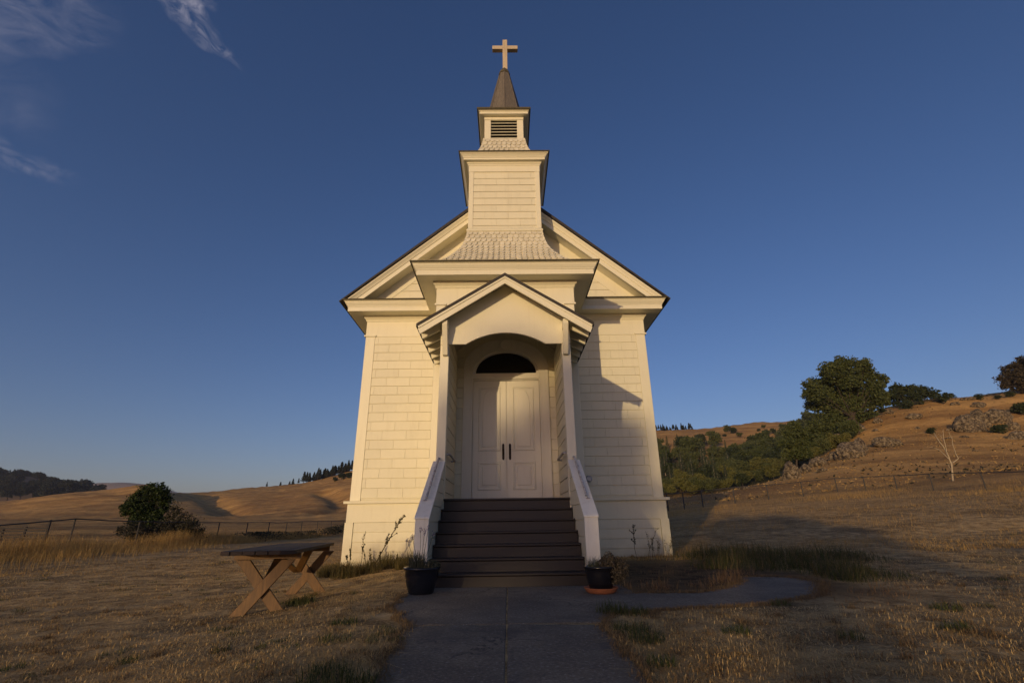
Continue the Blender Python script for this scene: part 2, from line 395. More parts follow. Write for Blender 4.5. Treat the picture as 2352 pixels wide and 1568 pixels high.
for i, Y in enumerate(ROWS):
    for j, c in enumerate(COLS):
        TZ[i, j] = ZN[Y][j] if Y in ZN else at(c, YF[Y][j], Y).z
def cr(t, n): return np.clip(t, 0, n)
def sm(u): return u
def herm(x, xs, vals_fn):
    """Catmull-Rom on non-uniform knots along the first axis (vals: array)"""
    i = np.clip(np.searchsorted(xs, x) - 1, 0, len(xs) - 2)
    return i, np.clip((x - xs[i]) / (xs[i + 1] - xs[i]), 0, 1)
LR = np.log(np.array(ROWS, float))
def _h1(j, ly):
    # interpolate along rows for column index array j
    i, t = herm(ly, LR, None)
    n = len(ROWS)
    p1 = TZ[i, j]; p2 = TZ[i + 1, j]; p0 = TZ[np.clip(i - 1, 0, n - 1), j]; p3 = TZ[np.clip(i + 2, 0, n - 1), j]
    h = LR[i + 1] - LR[i]
    def slope(a, b, d1, d2): return np.where(d1 * d2 > 0, 2 * d1 * d2 / (d1 + d2 + 1e-12), 0)
    h0 = LR[i] - LR[np.clip(i - 1, 0, n - 1)]; h2 = LR[np.clip(i + 2, 0, n - 1)] - LR[i + 1]
    d = (p2 - p1) / h; da = np.where(h0 > 0, (p1 - p0) / np.maximum(h0, 1e-6), d); db = np.where(h2 > 0, (p3 - p2) / np.maximum(h2, 1e-6), d)
    m1 = slope(0, 0, da, d); m2 = slope(0, 0, d, db)
    t2 = t * t; t3 = t2 * t
    return (2 * t3 - 3 * t2 + 1) * p1 + (t3 - 2 * t2 + t) * h * m1 + (-2 * t3 + 3 * t2) * p2 + (t3 - t2) * h * m2
def near_h(X, Y):
    z = -.03 - .10 * np.clip(-X - 1.7, 0, 1.5) + .02 * np.clip(X - 3.5, 0, 30) * np.clip(Y / 16, 0, 1)
    return z
def wob(X, Y):
    return .5 * np.sin(X * .9 + 1.3 * np.sin(Y * .37)) * np.sin(Y * .8 + X * .3) + .3 * np.sin(X * 2.3 + Y * 1.1) * np.sin(Y * 2.9 - X * .7) + .2 * np.sin(X * 5.1 - 2 * Y) * np.sin(Y * 4.7 + X)
def hgt(X, Y):
    X = np.asarray(X, float); Y = np.asarray(Y, float)
    Yc = np.clip(Y, 16, 340); r = X / np.maximum(Yc, 1)
    ly = np.log(Yc); n = len(COLS)
    j, t = herm(r, RC, None)
    a = _h1(np.clip(j - 1, 0, n - 1), ly); b = _h1(j, ly); c = _h1(j + 1, ly); d = _h1(np.clip(j + 2, 0, n - 1), ly)
    hh = RC[j + 1] - RC[j]; h0 = np.maximum(RC[j] - RC[np.clip(j - 1, 0, n - 1)], 1e-3); h2 = np.maximum(RC[np.clip(j + 2, 0, n - 1)] - RC[j + 1], 1e-3)
    dm = (c - b) / hh; da = (b - a) / h0; db = (d - c) / h2
    m1 = np.where(da * dm > 0, 2 * da * dm / (da + dm + 1e-12), 0); m2 = np.where(dm * db > 0, 2 * dm * db / (dm + db + 1e-12), 0)
    t2 = t * t; t3 = t2 * t
    zf = (2 * t3 - 3 * t2 + 1) * b + (t3 - 2 * t2 + t) * hh * m1 + (-2 * t3 + 3 * t2) * c + (t3 - t2) * hh * m2
    f = np.clip((Y - 11) / 7, 0, 1); f = f * f * (3 - 2 * f)
    z = near_h(X, Y) * (1 - f) + zf * f
    drop = np.clip((Y - 340) / 900, 0, 1)
    z = z * (1 - drop) - 30 * drop
    dist = np.hypot(X, Y - 5)
    amp = .022 + .10 * np.clip((dist - 20) / 60, 0, 1) + .5 * np.clip((dist - 90) / 200, 0, 1)
    freq = 1 / (1 + np.clip((dist - 20) / 25, 0, 8))
    # keep the ground calm round the church and paths
    calm = np.clip((np.maximum(np.abs(X) - 1.6, 0)) / 1.5, 0, 1) * np.where((np.abs(X) < 6) & (Y > 4) & (Y < 10) & (X > 0), .25, 1)
    wz = wob(X, Y) * amp * calm
    big = .6 * np.sin(X * .11 + 1.1) * np.sin(Y * .07 + X * .05) + .3 * np.sin(X * .23 - Y * .19)
    return z + wz + big * .6 * np.clip((dist - 60) / 120, 0, 1)
def h1(x, y): return float(hgt(np.array([x]), np.array([y]))[0])
def hit(px, py, y0=15, y1=400, n=1500):
    d = ray(px, py); Ys = np.linspace(y0, y1, n); t = Ys / d.y
    X = CX + d.x * t; Z = CE + d.z * t; H = hgt(X, Ys); k = np.argmax(H > Z)
    if not (H > Z).any(): return None
    return Vector((X[k], Ys[k], H[k]))

_hgt0 = hgt
GUL = []
for line, dp, wd in (([(466, 1134), (490, 1146), (520, 1162), (548, 1180)], 2.6, 5.0), ([(742, 1126), (770, 1138), (790, 1150), (775, 1164), (735, 1176)], 2.2, 4.0), ([(250, 1122), (300, 1130), (350, 1142)], 1.2, 7.0)):
    pts = [hit(x, y, 60, 335) for x, y in line]; pts = [p for p in pts if p is not None]; GUL.append((pts, dp, wd))
def hgt(X, Y):
    z = _hgt0(X, Y); X = np.asarray(X, float); Y = np.asarray(Y, float)
    for pts, dp, wd in GUL:
        dm = np.full(z.shape, 1e9)
        for a, b in zip(pts, pts[1:]):
            dx, dy = b.x - a.x, b.y - a.y; t = np.clip(((X - a.x) * dx + (Y - a.y) * dy) / (dx * dx + dy * dy + 1e-9), 0, 1)
            dm = np.minimum(dm, (X - a.x - t * dx) ** 2 + (Y - a.y - t * dy) ** 2)
        z = z - dp * np.exp(-dm / (wd * wd)) * np.clip((Y - 90) / 40, 0, 1)
    return z
# ground mesh: fine near the camera, coarse far away
ys = np.concatenate([np.arange(-80, -8, 6), np.arange(-8, 0, 1), np.arange(0, 16, .12), 16 * (345 / 16) ** np.linspace(0, 1, 190)[0:], [400, 500, 700, 1000, 1600, 3000, 6000]])
us = np.sinh(np.linspace(-1, 1, 321) * 2.2) / math.sinh(2.2)
Yg, Ug = np.meshgrid(ys, us, indexing='ij')
half = 14 + np.clip(np.abs(Yg), 0, 1e9) * 1.9 + np.where(Yg < 0, 60, 0)
Xg = Ug * half
Zg = hgt(Xg, Yg)
NVy, NVx = Yg.shape
V = np.stack([Xg, Yg, Zg], -1).reshape(-1, 3)
idx = np.arange(NVy * NVx).reshape(NVy, NVx)
F = np.stack([idx[:-1, :-1], idx[:-1, 1:], idx[1:, 1:], idx[1:, :-1]], -1).reshape(-1, 4)
ground = np_mesh('ground', V, F, M_GROUND)
ground.data.polygons.foreach_set('use_smooth', [True] * len(ground.data.polygons))
tag(ground, 'dry brown meadow rising to golden hills around the church', kind='structure')
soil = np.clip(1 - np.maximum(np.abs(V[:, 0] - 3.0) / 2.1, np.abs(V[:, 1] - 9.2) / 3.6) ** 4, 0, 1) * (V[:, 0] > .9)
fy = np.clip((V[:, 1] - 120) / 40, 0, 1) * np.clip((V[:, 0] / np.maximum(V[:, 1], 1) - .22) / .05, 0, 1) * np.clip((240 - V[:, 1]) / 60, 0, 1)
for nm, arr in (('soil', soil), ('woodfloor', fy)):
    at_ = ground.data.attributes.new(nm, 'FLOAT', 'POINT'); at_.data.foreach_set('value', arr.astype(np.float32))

def ridge(name, pts, Y, depth, m, label, base=-60):
    """a far range: real width and depth, skyline through the given points"""
    xs = np.array([at(p[0], p[1], Y).x for p in pts]); zs = np.array([at(p[0], p[1], Y).z for p in pts])
    xi = np.linspace(xs[0], xs[-1], 90); zi = np.interp(xi, xs, zs)
    zi = np.convolve(np.pad(zi, 2, 'edge'), np.ones(5) / 5, 'valid')
    prof = np.linspace(-1, 1, 25); V = []
    for p in prof:
        k = math.cos(p * math.pi / 2) ** 1.2
        V.append(np.stack([xi, np.full_like(xi, Y + p * depth) + 0 * xi, base + (zi - base) * k + (1 - abs(p)) * abs(p) * depth * .05 * np.sin(xi / depth * 3 + p * 4)], -1))
    V = np.concatenate(V); nx = len(xi); idx = np.arange(len(V)).reshape(len(prof), nx)
    F = np.stack([idx[:-1, :-1], idx[:-1, 1:], idx[1:, 1:], idx[1:, :-1]], -1).reshape(-1, 4)
    o = np_mesh(name, V, F, m); o.data.polygons.foreach_set('use_smooth', [True] * len(o.data.polygons))
    return tag(o, label, kind='structure')
ridge('hill', [(-700, 1060), (-300, 1070), (0, 1088), (60, 1092), (100, 1099), (140, 1110), (180, 1120), (220, 1130), (270, 1145), (330, 1170)], 620, 170,
      hill_mat('wooded_hill_ground', (.045, .040, .025), (.13, .080, .045)), 'dark wooded hill far left')
ridge('hills', [(100, 1150), (180, 1125), (215, 1113), (240, 1107.5), (262, 1109), (290, 1107.5), (318, 1110), (345, 1113), (372, 1121), (400, 1130), (430, 1131.5), (450, 1132), (480, 1140), (560, 1165)], 2600, 500,
      hill_mat('blue_far_hill_grass', (.16, .115, .085), (.24, .17, .12)), 'bare rounded hills on the far horizon')

# ---------------------------------------------------------------- concrete path
pz = -.022
def ppoly(pts, z, th=.10):
    me_ = MB(); n = len(pts); vs = [(x, y, z) for x, y in pts] + [(x, y, z - th) for x, y in pts]
    me_.add(vs, [tuple(range(n))] + [(i, n + i, n + (i + 1) % n, (i + 1) % n) for i in range(n)]); return me_
def wavy(pts, amp=.02, seg=.22):
    out = []
    for i in range(len(pts)):
        a = Vector(pts[i]); b = Vector(pts[(i + 1) % len(pts)]); n = max(1, int((b - a).length / seg))
        straight = abs(a.x) < .02 and abs(b.x) < .02
        for k in range(n):
            p = a.lerp(b, k / n); am = amp * (.15 if straight or (k == 0 and abs(a.x) < .02) else 1); out.append((p.x + random.uniform(-am, am), p.y + random.uniform(-am, am)))
    return out
pm = MB()
slabs = [[(-.006, 4.93), (-.006, -3), (-.80, -3), (-.76, 3.3), (-.90, 4.93)],
         [(.006, -3), (.006, 4.93), (.84, 4.84), (.82, 3.3), (.80, -3)],
         [(-.006, 7.60), (-.006, 4.955), (-.92, 4.955), (-1.26, 5.95), (-1.34, 7.0), (-1.22, 7.60)],
         [(.006, 7.60), (1.6, 7.60), (1.62, 6.80), (2.40, 6.72), (2.9, 7.15), (3.38, 7.80), (3.55, 8.35), (4.05, 8.42), (4.42, 8.2), (4.45, 7.65), (4.12, 7.0), (3.72, 6.42), (3.1, 5.98), (2.5, 5.72), (1.9, 5.62), (1.3, 5.60), (1.02, 5.35), (.85, 4.955), (.006, 4.955)]]
for s_ in slabs:
    q = ppoly(wavy([(x, y) for x, y in s_]), pz); pm.add(q.v, q.f)
path = pm.build('path', M_CONC, bevel=.008); tag(path, 'old grey concrete path with a centre seam and a curved side branch', kind='structure')

# ---------------------------------------------------------------- church
YM, WM = 13.44, 4.12; YT, WT = 11.27, 1.74; YP = 9.27; ZF = 1.242; YB = 27.0
church = empty('church', (0, YT, 0), label='white clapboard country church with a stepped belfry, spire and cross', cat='church')
def P(name, mb, m, parent=church, bevel=.006, **kw): return mb.build(name, m, parent, bevel=bevel, **kw)
front = lambda y: (lambda u, v, n: (u, y - n, v))
right = lambda x: (lambda u, v, n: (x + n, u, v))
left = lambda x: (lambda u, v, n: (x - n, u, v))
def siding(mb, fn, u0, u1, v0, v1, rh=.254, bw=.665, top=True, joints=True, t=.022, off=0.0, g=.010, clip=None):
    """rusticated boards, each a real raised board with a groove between; v measured down from v1"""
    k = 0; v = v1
    while v > v0 + .02:
        vb = max(v - rh, v0)
        segs = []
        if joints:
            a = u0 - ((.5 * bw) if k % 2 else 0) + off
            while a > u0: a -= bw
            while a + bw <= u0 + .04: a += bw
            while a < u1 - .03:
                segs.append((max(a, u0), min(a + bw, u1))); a += bw
        else: segs = [(u0, u1)]
        for a, b in segs:
            if b - a < .03: continue
            tt = t + random.uniform(-.0015, .0015); d = random.uniform(-.001, .001)
            jg = .0018 if joints else 0
            # board with a slightly tilted face: lower edge proud (drop siding)
            pts = [(a + jg, vb + g + d, 0), (b - jg, vb + g + d, 0), (b - jg, v, 0), (a + jg, v, 0), (a + jg, vb + g + d, tt + .002), (b - jg, vb + g + d, tt + .002), (b - jg, v - .003, tt - .004), (a + jg, v - .003, tt - .004)]
            mb.add([fn(*p) for p in pts], [(0, 1, 2, 3), (4, 7, 6, 5), (0, 4, 5, 1), (1, 5, 6, 2), (2, 6, 7, 3), (3, 7, 4, 0)])
        v -= rh; k += 1
# nave walls: core + boards
for sx, nm in ((-1, 'front_wall'), (1, 'front_wall')):
    mb = MB(); a, b = sorted((sx * 1.745, sx * 3.87))
    siding(mb, front(YM), a, b, 1.42, 6.03, off=.10 if sx < 0 else .0)
    x0, x1 = sorted((sx * 1.745, sx * (WM - .03))); mb.box(x0, x1, YM, YM + .12, 1.40, 7.2)
    P(nm, mb, M_SIDE, bevel=.0022)
mb = MB(); m_ = 0
gw = MB()                                                  # gable wall above the cornice
apex_z, tip_z, tip_x = 11.06, 6.97, 4.79; gm = (apex_z - tip_z) / tip_x; gs = math.sqrt(1 + gm * gm)
def xat(z, n): return tip_x - (z - tip_z + n * gs) / gm
def zat0(n): return tip_z + tip_x * gm - n * gs
z = 7.0
while z < 10.6:
    xr = xat(z, .5)
    if xr > .5:
        for sx in (-1, 1):
            x2 = xat(z + .24, .5); poly = [(sx * .3, z + .012), (sx * xr, z + .012), (sx * max(x2, .31), z + .252), (sx * .3, z + .252)]
            gw.prism(poly, YM - .022, YM, lambda p, q, a: (p, a, q))
    z += .254
gw.prism([(-4.0, 6.9), (4.0, 6.9), (xat(10.9, .3), 10.9), (-xat(10.9, .3), 10.9)], YM, YM + .12, lambda p, q, a: (p, a, q))
P('gable_wall', gw, M_SIDE, bevel=.0022)
for sx in (-1, 1):
    mb = MB(); f = (right if sx > 0 else left)(sx * WM)
    siding(mb, f, YM + .25, YB, 1.42, 6.03); x0, x1 = sorted((sx * WM, sx * (WM - .12))); mb.box(x0, x1, YM + .121, YB, 1.40, 6.9)
    P('side_wall', mb, M_SIDE, bevel=0)
    # windows down the side
    for yy in (16.2, 19.6, 23.0):
        wm = MB(); x0, x1 = sorted((sx * (WM + .02), sx * (WM + .06)))
        wm.box(x0, x1, yy - .55, yy + .55, 2.2, 2.32); wm.box(x0, x1, yy - .55, yy + .55, 4.9, 5.04)
        wm.box(x0, x1, yy - .55, yy - .43, 2.32, 4.9); wm.box(x0, x1, yy + .43, yy + .55, 2.32, 4.9); wm.box(x0, x1, yy - .43, yy + .43, 3.58, 3.64)
        wo = P('window', wm, M_TRIM)
        g_ = MB(); x0, x1 = sorted((sx * (WM + .022), sx * (WM + .035))); g_.box(x0, x1, yy - .43, yy + .43, 2.32, 4.9); P('window_glass', g_, M_GLASS, wo, bevel=0)
mb = MB(); mb.box(-WM, WM, YB, YB + .12, -.3, 6.9); mb.prism([(-4.0, 6.9), (4.0, 6.9), (0.0, 10.7)], YB, YB + .12, lambda p, q, a: (p, a, q)); P('back_wall', mb, M_SIDE, bevel=0)
# corner boards
for sx in (-1, 1):
    mb = MB(); a, b = sorted((sx * 3.87, sx * (WM + .025)))
    mb.box(a, b, YM - .035, YM, 1.40, 6.03); a, b = sorted((sx * WM, sx * (WM + .025))); mb.box(a, b, YM + .001, YM + .25, 1.40, 6.03)
    a, b = sorted((sx * 3.84, sx * (WM + .07))); mb.box(a, b, YM - .07, YM + .27, 6.02, 6.07)
    P('corner_board', mb, M_TRIM)
    mb = MB(); a, b = sorted((sx * 1.53, sx * (WT + .02)))
    mb.box(a, b, YT - .035, YT, -.2, 6.03); a, b = sorted((sx * WT, sx * (WT + .02))); mb.box(a, b, YT + .001, YT + .2, -.2, 6.03)
    a, b = sorted((sx * 1.50, sx * (WT + .06))); mb.box(a, b, YT - .07, YT + .22, 6.02, 6.07)
    P('corner_board', mb, M_TRIM)
# skirt (flared foundation)
for sx in (-1, 1):
    mb = MB(); a, b = sorted((sx * 1.745, sx * 4.17))
    mb.box(a, b, YM - .10, YM + .10, .87, 1.33); mb.box(a, b, YM - .07, YM + .10, -.6, .87)
    a2, b2 = sorted((sx * 3.97, sx * 4.19)); mb.box(a2, b2, YM - .115, YM - .07, -.6, .868)
    mb.box(*sorted((sx * 4.0, sx * 4.19)), YM - .069, YM + .14, -.6, .868)
    a2, b2 = sorted((sx * 1.745, sx * 3.965)); siding(mb, front(YM - .07), a2, b2, -.6, .865, rh=.235, joints=False, g=.010)
    a2, b2 = sorted((sx * 1.745, sx * 4.26)); mb.box(a2, b2, YM - .17, YM + .2, 1.33, 1.395)
    x0, x1 = sorted((sx * 4.17, sx * 4.0)); mb.box(x0, x1, YM + .11, YB, -.6, 1.33); x0, x1 = sorted((sx * 4.25, sx * 4.0)); mb.box(x0, x1, YM + .21, YB, 1.33, 1.395)
    P('skirt_wall', mb, M_SIDE, bevel=.0022)
# tower base walls
mb = MB()
for sx in (-1, 1):
    a, b = sorted((sx * 1.02, sx * 1.53)); siding(mb, front(YT), a, b, ZF, 5.6, joints=False, rh=.25)
    a, b = sorted((sx * .80, sx * 1.70)); mb.box(a, b, YT, YT + .12, -.2, 6.9)
    a, b = sorted((sx * WT, sx * (WT - .12))); mb.box(a, b, YT + .121, YM, -.2, 6.9)
    f = (right if sx > 0 else left)(sx * WT); siding(mb, f, YT + .2, YM, -.2, 6.03)
mb.box(-.80, .80, YT, YT + .12, 5.02, 6.9)
for i in range(24):
    t0, t1 = math.pi * i / 24, math.pi * (i + 1) / 24
    mb.prism([(.80 * math.cos(t0), 4.2 + .58 * math.sin(t0)), (.80 * math.cos(t1), 4.2 + .58 * math.sin(t1)), (.80 * math.cos(t1), 5.02), (.80 * math.cos(t0), 5.02)], YT, YT + .12, lambda p, q, a: (p, a, q))
siding(mb, front(YT), -1.53, 1.53, 5.6, 6.03, joints=False, rh=.22)
P('tower_wall', mb, M_SIDE, bevel=.0022)
# frieze + cornice, one continuous moulding round nave and tower base
plan = [(-WM, YB), (-WM, YM), (-WT, YM), (-WT, YT), (WT, YT), (WT, YM), (WM, YM), (WM, YB)]
mb = MB(); mb.sweep(plan, [(0, 6.02), (.032, 6.02), (.032, 6.50), (.05, 6.505), (.055, 6.53), (.075, 6.57), (.11, 6.60), (.12, 6.63), (.12, 6.665), (0, 6.665)]); P('frieze', mb, M_TRIM)
mb = MB(); mb.sweep(plan, [(0, 6.665), (.47, 6.665), (.475, 6.655), (.49, 6.655), (.49, 6.785), (.505, 6.79), (.508, 6.81), (.53, 6.84), (.565, 6.90), (.575, 6.93), (.60, 6.945), (.60, 6.965), (0, 7.02)]); P('cornice', mb, M_TRIM, bevel=0)
mb = MB(); mb.sweep(plan, [(0, 7.0245), (.60, 6.969), (.64, 6.955), (.65, 6.985), (.60, 7.0), (.05, 7.16), (0, 7.17)]); P('cornice_roofing', mb, M_MOSS, bevel=0)
# rakes
def rake(section, m, name, parent=church, lo=6.975, bevel=0):
    mb = MB()
    for sx in (-1, 1):
        n = len(section); vs = [(sx * xat(lo, a), y, lo) for a, y in section] + [(0, y, zat0(a)) for a, y in section]
        mb.add(vs, [tuple(range(n)), tuple(range(n, 2 * n))] + [(i, (i + 1) % n, n + (i + 1) % n, n + i) for i in range(n)])
    return P(name, mb, m, parent, bevel=bevel)
rake([(.050, 12.90), (.070, 12.86), (.095, 12.865), (.13, 12.90), (.17, 12.925), (.19, 12.93), (.19, 12.955), (.32, 12.955), (.32, 12.985), (.30, 12.99), (.30, YM + .02), (.05, YM + .02)], M_TRIM, 'raking_cornice')
rake([(.30, YM - .035), (.62, YM - .035), (.62, YM + .01), (.30, YM + .01)], M_TRIM, 'raking_frieze', lo=7.02)
mb = MB()
for sx in (-1, 1):
    pts = [(sx * 4.86, 6.93), (sx * 4.84, 6.90), (0, zat0(.05)), (0, zat0(-.03) + .03)]
    mb.prism(pts, 12.83, YB + .5, lambda p, q, a: (p, a, q))
roof = P('nave_roof', mb, M_ROOF, bevel=0)
# tower shingle flare
CY = 13.01
def flare(prof, bot_half, name, rows, sw, mat_, parent=church, top_long=False):
    """four-sided concave hip clad in separate fish-scale shingles"""
    pr = np.array(prof); seg = np.hypot(np.diff(pr[:, 0]), np.diff(pr[:, 1])); s = np.concatenate([[0], np.cumsum(seg)])
    def pt(d): return np.interp(d, s, pr[:, 0]), np.interp(d, s, pr[:, 1])
    L = s[-1]; mb = MB(); core = MB()
    N = 24; pp = [pt(L * i / N) for i in range(N + 1)]
    for q in range(4):
        c_, s_ = [(1, 0), (0, 1), (-1, 0), (0, -1)][q]
        def tf(u, a, z): # u along side, a outward distance from the axis
            x, y = u, -a
            return (x * c_ - y * s_, CY + x * s_ + y * c_, z)
        for i in range(N):
            a0, z0 = pp[i]; a1, z1 = pp[i + 1]
            core.add([tf(-a0, a0, z0), tf(a0, a0, z0), tf(a1, a1, z1), tf(-a1, a1, z1)], [(0, 1, 2, 3)])
        rh = L / rows
        for k in range(rows):
            d0 = k * rh; d1 = min(d0 + rh * 1.35, L); am, zm = pt(d0 + rh * .5)
            a0, z0 = pt(d0); a1, z1 = pt(d1)
            nn = max(2, round(2 * am / sw)); w0 = 2 * a0 / nn; w1 = 2 * a1 / nn
            sh = .5 if k % 2 else 0
            dz, da = z1 - z0, a1 - a0; ln = math.hypot(dz, da) or 1; nx, nz = dz / ln, -da / ln   # outward normal in (a,z)
            if nx < 0: nx, nz = -nx, -nz
            th = .030
            for j in range(-1 if sh else 0, nn + (0 if sh else 0)):
                uL, uR = (j + sh), (j + 1 + sh); uL = max(uL, 0); uR = min(uR, nn)
                if uR - uL < .2: continue
                jit = random.uniform(-.004, .004)
                full = uR - uL > .9; sty = 'flat' if k < 2 else 'hex'
                if top_long and k >= rows - 2: sty = 'round'
                g_ = .065
                f0 = lambda t, w: -w * nn / 2 + (uL + g_ + (uR - uL - 2 * g_) * t) * w
                cut = {'flat': [(0, .04), (1, .04)], 'hex': [(0, .34), (.26, 0), (.74, 0), (1, .34)], 'round': [(0, .30), (.2, .06), (.5, 0), (.8, .06), (1, .30)]}[sty]
                if not full: cut = [(0, .2), (1, .2)]
                out = []
                for t, h in cut:
                    hh = h * .74; a_, z_ = a0 + (a1 - a0) * hh, z0 + (z1 - z0) * hh; wv = w0 + (w1 - w0) * hh
                    out.append((f0(t, wv), a_ + nx * (th + jit), z_ + nz * (th + jit), a_, z_))
                top = [(f0(1, w1), a1 + nx * .004, z1 + nz * .004), (f0(0, w1), a1 + nx * .004, z1 + nz * .004)]
                vs = [tf(u, a, z) for u, a, z, _, _ in out] + [tf(*t) for t in top] + [tf(u, a, z) for u, _, _, a, z in out]
                m = len(out)
                fs = [tuple(range(m + 2))] + [(i, m + 2 + i, m + 3 + i, i + 1) for i in range(m - 1)]
                mb.add(vs, fs)
    o = P(name, core, mat_, parent, bevel=0); P('shingles', mb, mat_, o, bevel=0)
    for sx, sy in ((-1, -1), (1, -1), (1, 1), (-1, 1)):   # hip caps
        hm = MB()
        pts = [(sx * (a + .012), CY + sy * (a + .012), z + .012) for a, z in pp]
        for i in range(0, N, 2):
            j = min(i + 2, N); A = Vector(pts[i]); B = Vector(pts[j]); w_ = .05
            t1 = Vector((-sx * w_, 0, 0)); t2 = Vector((0, -sy * w_, 0)); up = Vector((sx * .008, sy * .008, .008))
            hm.add([A + up, A + t1, B + t1 * .9, B + up * .3, A + t2, B + t2 * .9], [(0, 1, 2, 3), (0, 3, 5, 4)])
        P('hip_cap', hm, mat_, o, bevel=0)
    return o
fl = [(2.28, 7.02), (2.10, 7.09), (1.92, 7.18), (1.74, 7.32), (1.576, 7.49), (1.385, 7.76), (1.26, 7.97), (1.185, 8.13), (1.11, 8.40), (1.075, 8.58), (1.065, 8.69)]
flare(fl, 2.3, 'shingled_skirt_roof', 15, .155, M_SHINGLE, top_long=True)
sq = lambda h: [(-h, CY + h), (-h, CY - h), (h, CY - h), (h, CY + h)]
mb = MB(); mb.sweep(sq(1.045), [(0, 8.66), (.05, 8.67), (.06, 8.69), (.06, 8.73), (.04, 8.745), (.04, 8.76), (0, 8.79)], closed=True); P('belt_moulding', mb, M_TRIM)
# tower shaft
mb = MB(); mb.box(-1.03, 1.03, CY - 1.03, CY + 1.03, 8.5, 11.3)
H = 1.045
for q, f in enumerate((front(CY - 1.03), right(1.03), left(-1.03))):
    u0, u1 = (-.93, .93) if q == 0 else (CY - .93, CY + .93)
    siding(mb, f, u0, u1, 8.78, 10.78, rh=.238, bw=.69, off=.35, t=.02)
P('tower_shaft', mb, M_SIDE, bevel=.0022)
for sx in (-1, 1):
    for sy in (-1, 1):
        mb = MB()
        x0, x1 = sorted((sx * .925, sx * 1.065)); y0, y1 = sorted((CY + sy * .925, CY + sy * 1.065)); mb.box(x0, x1, y0, y1, 8.78, 10.78)
        P('corner_board', mb, M_TRIM)
mb = MB(); mb.sweep(sq(1.03), [(0, 10.775), (.045, 10.775), (.045, 10.99), (.06, 11.0), (.07, 11.03), (.10, 11.06), (.11, 11.105), (0, 11.105)], closed=True); P('shaft_frieze', mb, M_TRIM)
mb = MB(); mb.sweep(sq(1.03), [(0, 11.105), (.185, 11.105), (.20, 11.10), (.20, 11.17), (.215, 11.175), (.225, 11.20), (.27, 11.255), (.30, 11.275), (.305, 11.30), (0, 11.34)], closed=True); P('shaft_cornice', mb, M_TRIM, bevel=0)
mb = MB(); mb.sweep(sq(1.03), [(0, 11.345), (.30, 11.302), (.335, 11.295), (.345, 11.32), (.30, 11.335), (0, 11.40)], closed=True); P('shaft_cornice_roofing', mb, M_MOSS, bevel=0)
fl2 = [(1.25, 11.345), (1.08, 11.41), (.95, 11.53), (.85, 11.70), (.78, 11.86), (.72, 12.06), (.68, 12.25), (.66, 12.43)]
flare(fl2, 1.25, 'shingled_upper_roof', 8, .15, M_SHINGLE)
# belfry
bh = .635
bel = MB()
for sx in (-1, 1):
    for sy in (-1, 1):
        x0, x1 = sorted((sx * .43, sx * bh)); y0, y1 = sorted((CY + sy * .43, CY + sy * bh)); bel.box(x0, x1, y0, y1, 12.40, 13.34)
for q in range(4):
    c_, s_ = [(1, 0), (0, 1), (-1, 0), (0, -1)][q]
    fn = lambda x, y, z: (x * c_ - y * s_, CY + x * s_ + y * c_, z)
    bel.box(-.43, .43, -bh + .003, -bh + .06, 13.235, 13.34, fn); bel.box(-.43, .43, -bh + .003, -bh + .06, 12.40, 12.47, fn)
    bel.box(-bh - .02, bh + .02, -bh - .02, -bh + .001, 13.225, 13.35, fn)
belfry = P('belfry', bel, M_TRIM)
mb = MB(); mb.box(-.42, .42, CY - .42, CY + .42, 12.42, 13.34); P('belfry_core', mb, M_DARKIN, belfry, bevel=0)
for q in range(4):
    c_, s_ = [(1, 0), (0, 1), (-1, 0), (0, -1)][q]
    mb = MB()
    for i in range(6):
        zz = 12.50 + i * .124
        vs = [(-.43, -bh + .03, zz), (.43, -bh + .03, zz), (.43, -bh + .13, zz + .085), (-.43, -bh + .13, zz + .085)]
        vs += [(x, y, z_ + .022) for x, y, z_ in vs]
        mb.add([(x * c_ - y * s_, CY + x * s_ + y * c_, z_) for x, y, z_ in vs], [(0, 1, 2, 3), (4, 7, 6, 5), (0, 4, 5, 1), (1, 5, 6, 2), (2, 6, 7, 3), (3, 7, 4, 0)])
    P('louver', mb, M_TRIM, belfry, bevel=0)
mb = MB(); mb.sweep(sq(bh), [(0, 13.35), (.145, 13.35), (.155, 13.345), (.155, 13.43), (.175, 13.44), (.20, 13.47), (0, 13.50)], closed=True); P('belfry_cornice', mb, M_TRIM, bevel=0)
mb = MB(); mb.sweep(sq(bh), [(0, 13.505), (.20, 13.472), (.235, 13.465), (.245, 13.50), (.235, 13.545), (.20, 13.55), (-.3, 13.72)], closed=True); P('belfry_roof', mb, M_MOSS, bevel=0)
# spire: octagon with an edge to the front
mb = MB(); bt = MB()
def octa(r, z, i): t = math.pi * i / 4; return (.03 + r * math.sin(t), CY - r * math.cos(t), z)
zs = np.linspace(13.52, 15.97, 15)
for k in range(14):
    for i in range(8):
        r0 = .70 - (zs[k] - 13.52) * .2136; r1 = .70 - (zs[k + 1] - 13.52) * .2136
        mb.add([octa(r0 + .002, zs[k], i), octa(r0 + .002, zs[k], i + 1), octa(r1, zs[k + 1], i + 1), octa(r1, zs[k + 1], i)], [(0, 1, 2, 3)])
for i in range(8): bt.tube([octa(.705, 13.53, i), octa(.182, 15.97, i)], .012, 6)
spire = P('spire', mb, M_SPIRE, bevel=0); P('hip_battens', bt, M_SPIRE, spire, bevel=0)
mb = MB(); rr = [(.205, 15.93), (.20, 16.02), (.14, 16.12), (.09, 16.22), (.05, 16.24)]
for (ra, za), (rb, zb) in zip(rr, rr[1:]):
    for i in range(8): mb.add([octa(ra, za, i), octa(ra, za, i + 1), octa(rb, zb, i + 1), octa(rb, zb, i)], [(0, 1, 2, 3)])
mb.add([octa(.205, 15.93, i) for i in range(8)], [tuple(range(8))])
